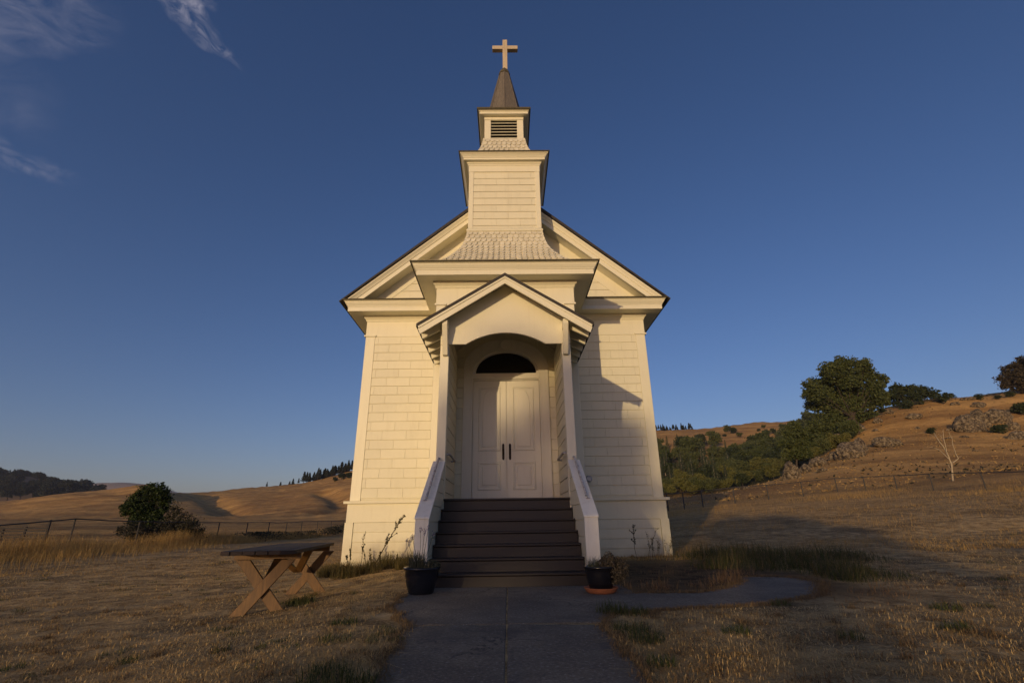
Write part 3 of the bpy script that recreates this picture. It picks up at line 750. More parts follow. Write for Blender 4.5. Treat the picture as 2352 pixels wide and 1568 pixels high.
P('spire_cap', mb, M_MOSS, spire, bevel=0)
mb = MB(); mb.box(-.025, .145, CY - .085, CY + .085, 16.15, 17.63); mb.box(-.406, -.026, CY - .082, CY + .082, 17.16, 17.33); mb.box(.146, .530, CY - .082, CY + .082, 17.16, 17.33)
P('cross', mb, M_WEATH, bevel=.008)

# entrance: opening, casing, fanlight, doors
def arch(a, b, zc, n=28, t0=0, t1=math.pi): return [(a * math.cos(t0 + (t1 - t0) * i / n), zc + b * math.sin(t0 + (t1 - t0) * i / n)) for i in range(n + 1)]
mb = MB()
outer = arch(1.02, .75, 4.33); inner = arch(.79, .565, 4.20)
n = len(outer)
vs = [(x, YT - .07, z) for x, z in outer] + [(x, YT - .07, z) for x, z in inner] + [(x, YT, z) for x, z in outer] + [(x, YT + .10, z) for x, z in inner]
fs = []
for i in range(n - 1): fs += [(i, i + 1, n + i + 1, n + i), (i, 2 * n + i, 2 * n + i + 1, i + 1), (n + i, n + i + 1, 3 * n + i + 1, 3 * n + i)]
mb.add(vs, fs)
inner2 = arch(.735, .53, 4.22); a2 = arch(.80, .575, 4.205)
vs = [(x, YT - .045, z) for x, z in a2] + [(x, YT - .03, z) for x, z in inner2] + [(x, YT + .08, z) for x, z in inner2]
mb.add(vs, [f for i in range(n - 1) for f in ((i, i + 1, n + i + 1, n + i), (n + i, n + i + 1, 2 * n + i + 1, 2 * n + i))])
for sx in (-1, 1):
    mb.prism([(sx * .795, ZF), (sx * 1.02, ZF), (sx * 1.02, 4.33), (sx * .795, 4.2035)], YT - .07, YT - .001, lambda p, q, a: (p, a, q))
    x0, x1 = sorted((sx * .79, sx * .835)); mb.box(x0, x1, YT - .085, YT - .071, ZF, 4.10)
mb.box(-.795, .795, YT - .05, YT + .08, 4.13, 4.205); mb.box(-.80, .80, YT - .075, YT + .05, 4.06, 4.13); mb.box(-.795, .795, YT - .03, YT + .08, 4.03, 4.06)
casing = P('door_casing', mb, M_DOOR, bevel=.004)
mb = MB(); mb.prism([(.145 * math.cos(t), 4.92 + .145 * math.sin(t)) for t in np.linspace(0, 2 * math.pi, 28, endpoint=False)], YT - .10, YT - .06, lambda p, q, a: (p, a, q)); P('keystone_disc', mb, M_DOOR, casing, bevel=.01)
mb = MB(); mb.prism([(.735, 4.2)] + inner2 + [(-.735, 4.2)], YT + .06, YT + .075, lambda p, q, a: (p, a, q)); P('fanlight', mb, M_GLASS, bevel=0)
def ring(mb, poly_o, poly_i, y0, y1):
    n = len(poly_o); vs = [(x, y0, z) for x, z in poly_o] + [(x, y1, z) for x, z in poly_i]
    mb.add(vs, [(i, (i + 1) % n, n + (i + 1) % n, n + i) for i in range(n)])
def rectp(cx, w, z0, z1): return [(cx - w, z0), (cx + w, z0), (cx + w, z1), (cx - w, z1)]
def gothic(cx, w, z0, zs_, z1, n=8):
    r = [(cx - w, z0), (cx + w, z0)]
    for i in range(n + 1): t = i / n; r.append((cx + w * (1 - t ** 2.0), zs_ + (z1 - zs_) * math.sin(t * math.pi / 2) ** .85 if t else zs_))
    for i in range(n - 1, -1, -1): t = i / n; r.append((cx - w * (1 - t ** 2.0), zs_ + (z1 - zs_) * math.sin(t * math.pi / 2) ** .85 if t else zs_))
    return r
for sx in (-1, 1):
    mb = MB(); c0 = sx * .397; x0, x1 = sorted((sx * .004, sx * .79)); yf = YT + .02
    mb.box(x0, x1, yf, yf + .045, ZF + .01, 4.03)
    for (zb, zt) in ((1.50, 2.12), (2.36, 3.88)):
        # raised frame moulding: up, flat, down
        for (wo, wi, e, ya, yb) in ((.262, .245, 0, yf, yf - .016), (.245, .228, .017, yf - .016, yf - .016), (.228, .205, .034, yf - .016, yf - .001)):
            ring(mb, rectp(c0, wo, zb + e, zt - e), rectp(c0, wi, zb + e + (wo - wi), zt - e - (wo - wi)), ya, yb)
        if zt < 3:
            for (wo, e, ya, yb) in ((.160, .10, yf - .001, yf - .012), (.148, .112, yf - .012, yf - .012)):
                ring(mb, rectp(c0, wo, zb + e, zt - e), rectp(c0, wo - .012, zb + e + .012, zt - e - .012), ya, yb)
            mb.box(c0 - .136, c0 + .136, yf - .012, yf, zb + .124, zt - .124)
        else:
            ring(mb, gothic(c0, .165, zb + .09, zt - .55, zt - .08), gothic(c0, .152, zb + .103, zt - .55, zt - .10), yf - .001, yf - .013)
            g_ = gothic(c0, .152, zb + .103, zt - .55, zt - .10); mb.prism(g_, yf - .013, yf, lambda p, q, a: (p, a, q))
    d = P('door', mb, M_DOOR, bevel=0)
    hm = MB(); hx = sx * .078; hz0, hz1 = 2.16, 2.53
    pl = [(hx - .026, hz0 + .03), (hx - .012, hz0), (hx + .012, hz0), (hx + .026, hz0 + .03), (hx + .026, hz1 - .03), (hx + .012, hz1), (hx - .012, hz1), (hx - .026, hz1 - .03)]
    hm.prism(pl, yf - .008, yf, lambda p, q, a: (p, a, q))
    hm.tube([(hx, yf - .005, hz0 + .10), (hx, yf - .05, hz0 + .12), (hx, yf - .055, hz0 + .19), (hx, yf - .045, hz0 + .25), (hx, yf - .005, hz0 + .27)], .011, 8)
    P('door_handle', hm, M_BRASS, d, bevel=0)

# porch
PI_, PO = 1.15, 1.325
gp, tipx, tipz = (5.62 - 4.52) / 1.735, 1.735, 4.52
def zr(x, n=0): return tipz + (tipx - abs(x)) * gp - n * math.sqrt(1 + gp * gp)
mb = MB()
ar = [(-.81, 4.237)] + [(.81 * math.cos(math.pi - math.pi * 0 - math.pi * i / 24), 0) for i in range(0)] 
Rr = (.81 ** 2 + .245 ** 2) / (2 * .245); ang = math.asin(.81 / Rr)
arcp = [(Rr * math.sin(-ang + 2 * ang * i / 24), 4.237 + Rr * math.cos(-ang + 2 * ang * i / 24) - (Rr - .245)) for i in range(25)]
xo = PO
low = [(-xo, 4.237)] + arcp + [(xo, 4.237)]
up = [(p[0], zr(p[0], .055)) for p in low]
nn = len(low)
vs = [(x, YP - .015, z) for x, z in low] + [(x, YP - .015, z) for x, z in up] + [(x, YP + .04, z) for x, z in low] + [(x, YP + .04, z) for x, z in up]
mb.add(vs, [f for i in range(nn - 1) for f in ((i, i + 1, nn + i + 1, nn + i), (2 * nn + i, 3 * nn + i, 3 * nn + i + 1, 2 * nn + i + 1), (i, 2 * nn + i, 2 * nn + i + 1, i + 1))])
P('porch_gable', mb, M_TRIM, bevel=0)
for sx in (-1, 1):
    mb = MB(); x0, x1 = sorted((sx * PI_, sx * PO)); mb.box(x0, x1, YP + .003, YP + .18, -.2, 4.30)
    post = P('porch_post', mb, M_TRIM, bevel=.008)
    mb = MB(); bx = sx * 1.215
    poly = [(YP - .001, 4.02), (YP - .045, 4.00), (YP - .30, 4.52), (YP - .30, 4.60), (YP - .001, 4.60)]
    mb.prism([(YP - .018, 3.98), (YP - .075, 3.99), (8.955, 4.56), (8.955, 4.66), (YP - .018, 4.66), (YP - .018, 4.52), (YP - .20, 4.52), (YP - .018, 4.16)], bx - .052, bx + .052, lambda p, q, a: (a, p, q))
    P('roof_bracket', mb, M_TRIM, post, bevel=.006)
    # enclosed side wall
    mb = MB(); x0, x1 = sorted((sx * 1.19, sx * 1.30)); mb.box(x0, x1, YP + .181, YT - .036, -.2, 4.66)
    fi = (left if sx > 0 else right)(sx * 1.19); siding(mb, fi, YP + .185, YT - .075, ZF, 4.62, joints=False, rh=.25)
    fo = (right if sx > 0 else left)(sx * 1.30); siding(mb, fo, YP + .185, YT - .075, -.1, 4.55, joints=False, rh=.25)
    P('porch_side_wall', mb, M_SIDE, bevel=.0022)
# porch roof: boards, rafters, shingles, rake boards
mb = MB(); Y0 = 8.885
for sx in (-1, 1):
    for i in range(7):                       # sheathing boards running from front to wall
        t0, t1 = i / 7, (i + 1) / 7 - .006
        xa, xb = tipx * (1 - t0) - .01, tipx * (1 - t1) - .01
        poly = [(sx * xa, zr(xa, .05)), (sx * xa, zr(xa, .028)), (sx * xb, zr(xb, .028)), (sx * xb, zr(xb, .05))]
        mb.prism(poly, Y0 + .035, YT - .002, lambda p, q, a: (p, a, q))
proof = P('porch_roof', mb, paint('porch_ceiling_shade_paint', (.52, .47, .36), .7, .5), bevel=0)  # ceiling colour darkened to carry the shade inside the porch
for sx in (-1, 1):
    for yy in (9.20, 9.63, 10.06, 10.49, 10.92):
        mb = MB(); poly = [(sx * (tipx - .015), zr(tipx - .015, .056)), (sx * (tipx - .045), zr(tipx - .045, .17)), (sx * 1.335, zr(1.335, .21)), (sx * 1.335, zr(1.335, .056))]
        mb.prism(poly, yy, yy + .055, lambda p, q, a: (p, a, q)); P('rafter_tail', mb, M_TRIM, proof, bevel=0)
mb = MB()
for sx in (-1, 1):
    poly = [(sx * (tipx + .03), zr(tipx + .03, .027)), (sx * (tipx + .03), zr(tipx + .03, -.028)), (0, zr(0, -.028)), (0, zr(0, .027))]
    mb.prism(poly, Y0 - .03, YT - .003, lambda p, q, a: (p, a, q))
P('roof_shingles', mb, M_ROOF, proof, bevel=0)
for sx in (-1, 1):
    mb = MB()
    for n0, n1, ya in ((.028, .065, Y0 - .018), (.066, .165, Y0)):
        poly = [(sx * (tipx - .0), zr(tipx, n0)), (sx * (tipx - n1 * .3), zr(tipx, n1)), (0, zr(0, n1)), (0, zr(0, n0))]
        mb.prism(poly, ya, Y0 + .034, lambda p, q, a: (p, a, q))
    P('rake_board', mb, M_TRIM, proof, bevel=.004)
mb = MB(); mb.box(-.03, .03, YP + .1, YT - .07, zr(0, .055) - .12, zr(0, .055) - .03); P('ridge_beam', mb, M_TRIM, proof, bevel=0)

# stairs
mb = MB(); mb.box(-1.155, 1.155, YP + .02, YT + .02, -.2, ZF - .035); mb.box(-1.155, 1.155, YP - .025, YT + .019, ZF - .034, ZF)
landing = P('landing', mb, M_STEP)
for k in range(6, 0, -1):
    zt = ZF - .182 * (7 - k); yf = YP - .276 * (7 - k)
    mb = MB(); mb.box(-1.153, 1.153, yf - .025, yf + .277, zt - .034, zt); mb.box(-1.153, 1.153, yf + .004, yf + .274, -.2, zt - .036)
    P('step', mb, M_STEP, bevel=.008)
for sx in (-1, 1):
    sl_ = (1.88 - .90) / (YP - 7.68)
    mb = MB(); x0, x1 = sorted((sx * 1.18, sx * 1.33))
    mb.prism([(7.70, -.2), (YP + .001, -.2), (YP + .001, 1.85), (7.70, .885)], x0, x1, lambda p, q, a: (a, p, q))
    for sgn, xx in ((-1, 1.18), (1, 1.33)):    # boards on both faces, cut to the slope
        v = 1.80
        while v > -.15:
            vb, vt = v - .24, v; zlo, zhi = vb + .012, vt
            def ysl(z_): return 7.70 + max(0, z_ - .885) / sl_
            if zlo < 1.84:
                poly = [(ysl(zlo) if zlo > .885 else 7.70, zlo), (YP, zlo), (YP, min(zhi, 1.84)), (ysl(min(zhi, 1.84)), min(zhi, 1.84))]
                if zhi > .885 > zlo: poly.append((7.70, .885))
                a0, a1 = sorted((sx * xx, sx * (xx + sgn * .018))); mb.prism(poly, a0, a1, lambda p, q, a: (a, p, q))
            v -= .24
    ck = P('stair_side_wall', mb, M_SIDE, bevel=.003)
    mb = MB(); x0, x1 = sorted((sx * 1.155, sx * 1.36)); mb.box(x0, x1, 7.655, 7.699, -.2, .895)
    P('end_board', mb, M_CAP, ck)
    mb = MB(); x0, x1 = sorted((sx * 1.145, sx * 1.37)); mb.prism([(7.64, .885), (7.64, .905), (7.66, .925), (YP - .018, 1.915), (YP - .018, 1.875)], x0, x1, lambda p, q, a: (a, p, q))
    P('sloping_cap', mb, M_CAP, ck, bevel=.005)
    hr = MB(); hx = sx * 1.262
    zc = lambda y: .91 + (y - 7.66) * sl_
    hr.tube([(hx, 8.02, zc(8.02) + .075), (hx, 8.05, zc(8.05) + .095), (hx, 9.10, zc(9.10) + .10), (hx, 9.22, zc(9.22) + .09), (hx - sx * .0, YP, zc(9.22) + .09)], .020, 10)
    for yb in (8.07, 9.05):
        hr.tube([(hx, yb, zc(yb) + .09), (hx + sx * .01, yb - .01, zc(yb) + .045), (hx + sx * .03, yb - .02, zc(yb) + .006)], .010, 8)
        hr.lathe([(.0, .018), (.03, .016), (.034, .0)], (hx + sx * .03, yb - .02, zc(yb)), 14)
    P('handrail', hr, M_PIPE, bevel=0, smooth=True)
    ir = MB(); ix = sx * 1.085; z1 = 2.06
    ir.tube([(sx * 1.16, YP + .17, z1), (ix, YP + .17, z1), (ix, YP + .21, z1), (ix, YP + 1.15, z1), (ix, YP + 1.19, z1 - .01), (sx * 1.17, YP + 1.21, z1 - .02)], .021, 10)
    P('grab_rail', ir, M_PIPE, bevel=0, smooth=True)
# meter and conduit on the right-hand wall
mm = MB(); q = at(1351, 1100, 13.3)
mm.tube([(q.x, 13.36, q.z), (q.x, 13.16, q.z)], [.085, .085], 20); mm.tube([(q.x, 13.16, q.z), (q.x, 13.12, q.z)], [.078, .06], 20); mm.box(q.x - .17, q.x - .07, 13.33, 13.415, q.z - .1, q.z + .42)
P('utility_meter', mm, M_METAL, bevel=0)

# ---------------------------------------------------------------- trees and plants
def px2w(c, Y): return (c[0], c[1])
def blobs_from(lst, tf, Y, depth=.35, seed=3):
    rs = random.Random(seed); out = []
    xs = [tf(a, b) for a, b, r in lst]
    k = (tf(100, 0)[0] - tf(0, 0)[0]) / 100
    sc = Y / FPX * 1.0
    X0 = min(x for x, y in xs); X1 = max(x for x, y in xs); cw = (X1 - X0) * sc
    for (a, b, r), (x, y) in zip(lst, xs):
        rad = r * k * sc; p = at(x, y, Y); yo = rs.uniform(-depth, depth) * cw * .5
        q = at(x, y, Y + yo); out.append((tuple(q), rad))
    return out
def tree(name, lst, tf, Y, fol, label, cat, trunk, dens=2.2, clump=.5, leaf=.3, lp=14, group=None, seed=3, trunk_r=.35, inner=.6, bark=None, extra=None):
    bl = blobs_from(lst, tf, Y, seed=seed)
    if extra: bl += extra
    base = Vector(trunk); root = empty(name, base, label=label, cat=cat, group=group)
    V_, F_ = clumpy(bl, dens, clump, leaf, lp, inner)
    np_mesh('crown', V_, F_, fol, root)
    mb = MB(); cc = Vector((sum(b[0][0] for b in bl) / len(bl), sum(b[0][1] for b in bl) / len(bl), sum(b[0][2] for b in bl) / len(bl)))
    fork = base.lerp(cc, .35)
    mb.tube([base - Vector((0, 0, .3)), base.lerp(fork, .5), fork], [trunk_r, trunk_r * .8, trunk_r * .7], 9)
    for (c_, r_) in bl:
        c_ = Vector(c_); m_ = fork.lerp(c_, .5) + Vector((random.uniform(-.3, .3) * r_, random.uniform(-.3, .3) * r_, random.uniform(0, .25) * r_))
        mb.tube([fork, m_, c_], [trunk_r * .32, trunk_r * .17, trunk_r * .05], 6, False)
    mb.build('trunk', bark or M_BARK, root)
    return root
zR = lambda x, y: ((1900 + x / 3.92) * .9408, (840 + y / 3.92) * .9408)
zL = lambda x, y: ((x / 4.2) * .9408, (1120 + y / 4.2) * .9408)

def base_at(px, py, y0=15, y1=340):
    q = hit(px, py, y0, y1)
    return q
big_Y = 108
def ground_pt(x, Y): return Vector((x, Y, h1(x, Y)))
b0 = ground_pt(at(*zR(760, 760), big_Y).x, big_Y)
tree('bay_tree', [(600, 200, 80), (500, 260, 100), (720, 240, 95), (640, 330, 120), (830, 200, 60), (860, 290, 70), (420, 400, 110), (600, 430, 150), (780, 400, 140), (940, 400, 60), (1010, 340, 40), (960, 300, 26), (350, 470, 90),
                    (300, 390, 48), (285, 480, 40), (320, 590, 55), (480, 600, 130), (650, 600, 140), (820, 600, 120), (960, 490, 85), (1000, 560, 50), (550, 740, 90), (440, 830, 95), (560, 850, 75), (700, 700, 90), (430, 930, 60), (360, 800, 75), (640, 780, 60), (300, 900, 60), (380, 990, 60)],
     zR, big_Y, F_OLIVE, 'largest round olive green tree on the rocky hillside', 'tree', b0, dens=2.6, clump=.62, leaf=.44, lp=18, trunk_r=.40, seed=4, inner=.35)
b1 = ground_pt(at(*zR(1190, 640), 118).x, 118)
tree('oak_tree', [(1130, 430, 55), (1200, 470, 85), (1300, 440, 55), (1400, 460, 65), (1290, 510, 60), (1500, 485, 55), (1590, 510, 36), (1545, 525, 30), (1650, 482, 20), (1662, 505, 14), (1115, 530, 65), (1230, 580, 48), (1360, 545, 30), (1080, 480, 40), (1000, 640, 30)],
     zR, 118, F_DARK, 'low spreading dark oak leaning right beside the largest round tree', 'tree', b1, dens=3.2, clump=.55, leaf=.40, lp=16, trunk_r=.28, seed=5, inner=.3)
b2 = ground_pt(at(*zR(2330, 470), 120).x, 120)
tree('oak_tree', [(2250, 260, 80), (2340, 170, 55), (2180, 330, 50), (2300, 350, 100), (2165, 400, 32), (2105, 328, 20), (2420, 250, 140), (2420, 400, 70), (2560, 330, 110), (2500, 180, 90), (2650, 300, 80)],
     zR, 120, F_BROWN, 'dark brownish oak on the hilltop at the right edge of the photo', 'tree', b2, dens=2.2, clump=.7, leaf=.46, lp=18, trunk_r=.45, seed=6, inner=.35)
b3 = ground_pt(at(*zR(150, 1080), 84).x, 84)
tree('oak_tree', [(160, 785, 42), (105, 850, 62), (225, 870, 68), (120, 960, 88), (240, 980, 75), (170, 1050, 68), (290, 1050, 30), (90, 1040, 45)],
     zR, 84, F_OLIVE, 'medium dark green tree standing above the pale pointed boulder', 'tree', b3, dens=4.2, clump=.42, leaf=.32, lp=16, trunk_r=.2, seed=7, inner=.35)
b4 = ground_pt(at(*zL(1500, 640), 29).x, 29)
bushL = tree('shrub', [(1560, 320, 62), (1480, 380, 90), (1640, 350, 62), (1400, 420, 70), (1320, 500, 75), (1450, 520, 105), (1600, 500, 110), (1690, 330, 30), (1664, 262, 18), (1550, 600, 70), (1560, 275, 22), (1470, 285, 22), (1260, 505, 22), (1690, 420, 60), (1480, 620, 85), (1620, 620, 80), (1400, 640, 70)],
     zL, 29, F_BUSH, 'dense dark green rounded bush behind the left wire fence', 'bush', b4, dens=34, clump=.15, leaf=.10, lp=18, trunk_r=.06, seed=8, inner=.4)
b5 = ground_pt(at(*zL(1850, 760), 28).x, 28)
tree('bramble', [(1780, 540, 60), (1850, 620, 80), (1950, 680, 70), (2030, 750, 55), (1900, 780, 80), (1700, 690, 90), (1560, 720, 80), (1380, 740, 85), (1260, 740, 55), (2060, 820, 45), (1920, 720, 85), (1990, 820, 60), (1640, 780, 90), (1780, 760, 90), (1480, 800, 80), (1340, 800, 60)],
     zL, 28, F_BRAMBLE, 'reddish brown bramble thicket spilling from the right of the dark bush', 'bramble', b5, dens=24, clump=.20, leaf=.085, lp=14, trunk_r=.04, seed=9, inner=.3)

# --- shared tree shapes for woods (copies share their mesh data)
def proto_round(fol, r=3.2, n=5, leaf=.55, dens=1.1, squash=.85, seed=0):
    rs = random.Random(seed); bl = [((0, 0, r * 1.25), r * .8)]
    for i in range(n):
        a = rs.uniform(0, 6.28); bl.append(((math.cos(a) * r * .55, math.sin(a) * r * .55, r * rs.uniform(.8, 1.7)), r * rs.uniform(.4, .6)))
    V_, F_ = clumpy(bl, dens, r * .16, leaf, 12, .6, (1, 1, squash)); return V_, F_
def proto_conifer(h=9, r=1.9, leaf=.5, seed=0):
    rs = np.random.default_rng(seed); pts = []
    for k in range(16):
        z = h * (.16 + .84 * k / 16); rad = r * (1 - k / 16) ** .85 + .12
        m = int(16 + 60 * rad / r)
        a = rs.uniform(0, 6.28, m); q = rad * rs.uniform(.3, 1, m) * (1 + .25 * np.sin(a * 3 + k * 1.7))
        pts.append(np.stack([q * np.cos(a), q * np.sin(a), z - q * .25 + rs.uniform(-.2, .2, m)], 1))
    return leaves(np.concatenate(pts), leaf, .5, up=.4)
def trunk_me(h, r, m):
    mb = MB(); mb.tube([(0, 0, -1.0), (.05 * h * .3, 0, h * .5), (0, 0, h)], [r, r * .75, r * .25], 6); return mb
HID = {}
def make_proto(key, VF, th, tr, bark):
    V_, F_ = VF
    me = bpy.data.meshes.new('crown'); o = np_mesh('crown', V_, F_, HID_M[key]); cm = o.data; bpy.data.objects.remove(o)
    mb = trunk_me(th, tr, bark); t_ = mb.build('trunk', bark); tm = t_.data; bpy.data.objects.remove(t_); bpy.data.meshes.remove(me)
    HID[key] = (cm, tm)
HID_M = dict(ra=F_FOREST, rb=F_YELLOW, rc=F_OLIVE, rd=F_FAR, re=F_DARK, ca=F_CONIF, cb=F_CONIF, cc=F_FAR)
M_PALE = simple('pale_bark', (.30, .25, .19), .9, 0, .3)
make_proto('ra', proto_round(F_FOREST, 3.3, 7, .50, .85, seed=1), 3.5, .22, M_BARK)
make_proto('rb', proto_round(F_YELLOW, 2.9, 6, .45, 1.0, seed=2), 3.0, .18, M_BARK)
make_proto('rc', proto_round(F_OLIVE, 3.5, 8, .55, .75, seed=3), 3.8, .24, M_BARK)
make_proto('re', proto_round(F_DARK, 3.2, 6, .55, .75, seed=5), 3.0, .24, M_BARK)
make_proto('rd', proto_round(F_FAR, 6.5, 7, 1.3, .22, seed=4), 6.0, .5, M_BARK)
make_proto('ca', proto_conifer(11, 2.0, .50, 1), 10.5, .20, M_PALE)
make_proto('cb', proto_conifer(9, 2.3, .55, 2), 8.5, .20, M_PALE)
make_proto('cc', proto_conifer(9, 2.2, .8, 3), 8, .2, M_BARK)
def put(key, name, p, s, label, cat, group):
    r = bpy.data.objects.new(name, None); COL.objects.link(r); r.location = p; r.rotation_euler[2] = random.uniform(0, 6.28)
    r.scale = (s * random.uniform(.85, 1.15), s * random.uniform(.85, 1.15), s * random.uniform(.85, 1.15)); tag(r, label, cat, group)
    for nm, me in zip(('crown', 'trunk'), HID[key]):
        o = bpy.data.objects.new(nm, me); COL.objects.link(o); o.parent = r
    return r
rf = random.Random(11)
def interp(x, pts):
    for (a, b), (c, d) in zip(pts, pts[1:]):
        if a <= x <= c: return b + (d - b) * (x - a) / (c - a)
    return pts[0][1] if x < pts[0][0] else pts[-1][1]
up_ = [(1495, 1040), (1512, 1035), (1570, 1015), (1646, 1008), (1663, 1022), (1688, 1042), (1727, 1025), (1797, 1015), (1856, 985), (1900, 975), (1960, 1000)]
lo_ = [(1495, 1152), (1560, 1152), (1640, 1146), (1700, 1125), (1780, 1102), (1820, 1085), (1860, 1075), (1900, 1050), (1960, 1020)]
placed = []
def visible_far(px, py):
    return hit(px, py, 60, 345, 1200)
cnt = 0
for row in range(11):
    for c in range(22):
        px = 1492 + c * 21.5 + rf.uniform(-9, 9) + (10 if row % 2 else 0); u = (row + rf.uniform(.1, .9)) / 11
        a, b = interp(px, up_), interp(px, lo_); py = a + (b - a) * u
        if px > 1955 or b - a < 6: continue
        q = visible_far(px, py + 3)
        if q is None or q.y < 95: continue
        d = q.y
        lower = (py - 1150) + (px - 1560) * .42
        con = px < 1690 and u < .75 and rf.random() < .62
        want = (17.5 if not con else 26 - 10 * (u < .25)) * rf.uniform(.8, 1.25)         # apparent radius / height, thus real size from distance
        if con:
            key = rf.choice(['ca', 'cb']); s_ = want * 1.5 * d / FPX / 10
            put(key, 'conifer_tree', (q.x, q.y, q.z - .3), s_, 'dark narrow conifer with a pale trunk in the wooded valley', 'conifer', 'conifers in the wooded valley')
        else:
            yel = u > .62 and rf.random() < .7
            key = 'rb' if yel else rf.choice(['ra', 'ra', 'rc', 're'])
            s_ = want * d / FPX / 3.3
            lab = {'rb': 'yellow green rounded tree low in the wooded valley', 'ra': 'mid green rounded tree in the wooded valley', 'rc': 'olive rounded tree in the wooded valley', 're': 'blackish green rounded tree in the wooded valley'}[key]
            put(key, 'broadleaf_tree', (q.x, q.y, q.z - .5), s_, lab, 'tree', {'rb': 'yellow green trees in the wooded valley', 'ra': 'mid green trees in the wooded valley', 'rc': 'olive trees in the wooded valley', 're': 'dark trees in the wooded valley'}[key])
        cnt += 1
print('forest', cnt)
# scattered bushes on the far hillside
for i, (px, py, r_) in enumerate([(1672, 992, 9), (1686, 996, 8), (1629, 1000, 5), (1664, 1002, 4), (1700, 1003, 5), (1725, 1010, 5), (1762, 1001, 8), (1778, 996, 7), (1743, 990, 4), (1800, 985, 6), (1826, 978, 5), (1846, 984, 6), (1604, 1008, 6), (1590, 1014, 5), (1755, 983, 4), (1812, 994, 5)]):
    q = visible_far(px, py)
    if q is None: continue
    lab = {0: 'pale round tree on the far ridge skyline', 1: 'dark tree touching the pale round tree on the far ridge'}.get(i, 'small dark bush on the bare far hillside')
    put(['ra', 're'][i % 2] if i < 2 else rf.choice(['re', 'rc']), 'broadleaf_tree' if i < 2 else 'hillside_bush', (q.x, q.y, q.z - .6), r_ * q.y / FPX / 3.0, lab, 'tree' if i < 2 else 'bush', None if i < 2 else 'bushes on the far hillside')
# conifers along skylines
def skyline_row(xs, ysk, Y, key, hpx, name, label, cat, group, sc=9.0, jit=.25, dz=0):
    for x in xs:
        yb = interp(x, ysk); p = at(x, yb + dz, Y); gz = h1(p.x, p.y)
        s_ = hpx * rf.uniform(1 - jit, 1 + jit) * Y / FPX / sc
        put(key, name, (p.x, p.y + rf.uniform(-6, 6), min(p.z, gz)), s_, label, cat, group)
skyline_row([1500 + i * 2.3 + rf.uniform(-1.2, 1.2) for i in range(40)], [(1495, 985), (1540, 984), (1560, 983), (1600, 987)], 338, 'cc', 10, 'conifer_tree', 'tiny conifer on the far skyline beside the church wall', 'conifer', 'conifers on the far right skyline')
skyline_row([704 + i * 2.4 + rf.uniform(-1.5, 1.5) for i in range(46)], [(600, 1119), (700, 1109), (815, 1075)], 336, 'cc', 19, 'conifer_tree', 'small conifer in the dense row on the left ridge', 'conifer', 'conifers on the left ridge')
skyline_row([617, 640, 650, 660, 667, 690], [(600, 1120), (700, 1109)], 337, 'cc', 9, 'conifer_tree', 'tiny lone conifer left of the dense row on the left ridge', 'conifer', 'lone conifers on the left ridge')
skyline_row([675], [(600, 1119), (700, 1112)], 334, 'cc', 18, 'conifer_tree', 'tallest lone conifer standing left of the ridge row', 'conifer', None)
for px, py, r_ in ((770, 1104, 7), (785, 1100, 8), (800, 1097, 8), (812, 1094, 8)):
    q = hit(px, py, 60, 345)
    if q: put('re', 'hillside_bush', (q.x, q.y, q.z - 1), r_ * q.y / FPX / 3.2, 'dark bush on the golden slope against the church wall', 'bush', 'bushes on the slope left of the church')
# dark wooded hill, far left
for i in range(82):
    px = rf.uniform(-60, 225); sky_y = interp(px, [(-300, 1070), (0, 1090), (60, 1095), (100, 1101), (140, 1112), (180, 1122), (225, 1133)])
    u = rf.random() ** 1.3 if i > 34 else .0
    if i <= 34: px = -60 + i * 8.4
    sky_y = interp(px, [(-300, 1070), (0, 1090), (60, 1095), (100, 1101), (140, 1112), (180, 1122), (225, 1133)])
    low_y = interp(px, [(-60, 1160), (100, 1140), (230, 1128)])
    py = sky_y + (low_y - sky_y) * u
    Y = 620 - 150 * (u ** .6) ; p = at(px, py, Y)
    put('rd', 'broadleaf_tree', (p.x, p.y, p.z - 7), rf.uniform(.75, 1.25), 'blackish tree on the dark wooded hill far left', 'tree', 'trees on the dark wooded hill')

# trees behind the photographer that throw the soft shade over the steps
def shade_tree(u_, wb_, wt_, hw, dist, seed, label, stems, dens=1.0):
    """oak standing 'dist' metres toward the sun; its crown shades u_ +- hw, heights wb_..wt_ on the church front"""
    X = u_ - dist * math.tan(R(AZ)); Y = YM - dist; up_z = dist * math.tan(R(EL)) / math.cos(R(AZ))
    gz = h1(X, Y); rs = random.Random(seed); root = empty('oak_tree', (X, Y, gz), label=label, cat='tree')
    cz = (wb_ + wt_) / 2 + up_z; sq_ = (wt_ - wb_) / 2 / hw; bl = [((X, Y, cz), hw * .72), ((X - hw * .3, Y, cz - hw * sq_ * .45), hw * .55), ((X + hw * .3, Y, cz - hw * sq_ * .45), hw * .55)]
    for i in range(10):
        a = rs.uniform(0, 6.28); q = rs.uniform(.5, .66) * hw
        bl.append(((X + math.cos(a) * q, Y + rs.uniform(-.5, .5) * hw, cz + math.sin(a) * q * sq_), hw * rs.uniform(.28, .42)))
    V_, F_ = clumpy(bl, dens, hw * .13, hw * .13, 12, .35, (1, 1, sq_)); np_mesh('crown', V_, F_, F_DARK, root)
    for (su, r_) in stems:
        mb = MB(); sx_ = su - dist * math.tan(R(AZ)); mb.tube([(sx_, Y, gz - .3), (sx_ + .06, Y, gz + 2.5), (sx_, Y, wb_ + up_z + .5), (X * .5 + sx_ * .5, Y, cz)], [r_, r_ * .9, r_ * .8, r_ * .4], 10); mb.build('trunk', M_BARK, root)
    return root
shade_tree(2.3, -.95, 4.15, 2.45, 100, 1, 'tall dark oak beyond the lawn toward the sun', [(3.4, .30)], 2.6)
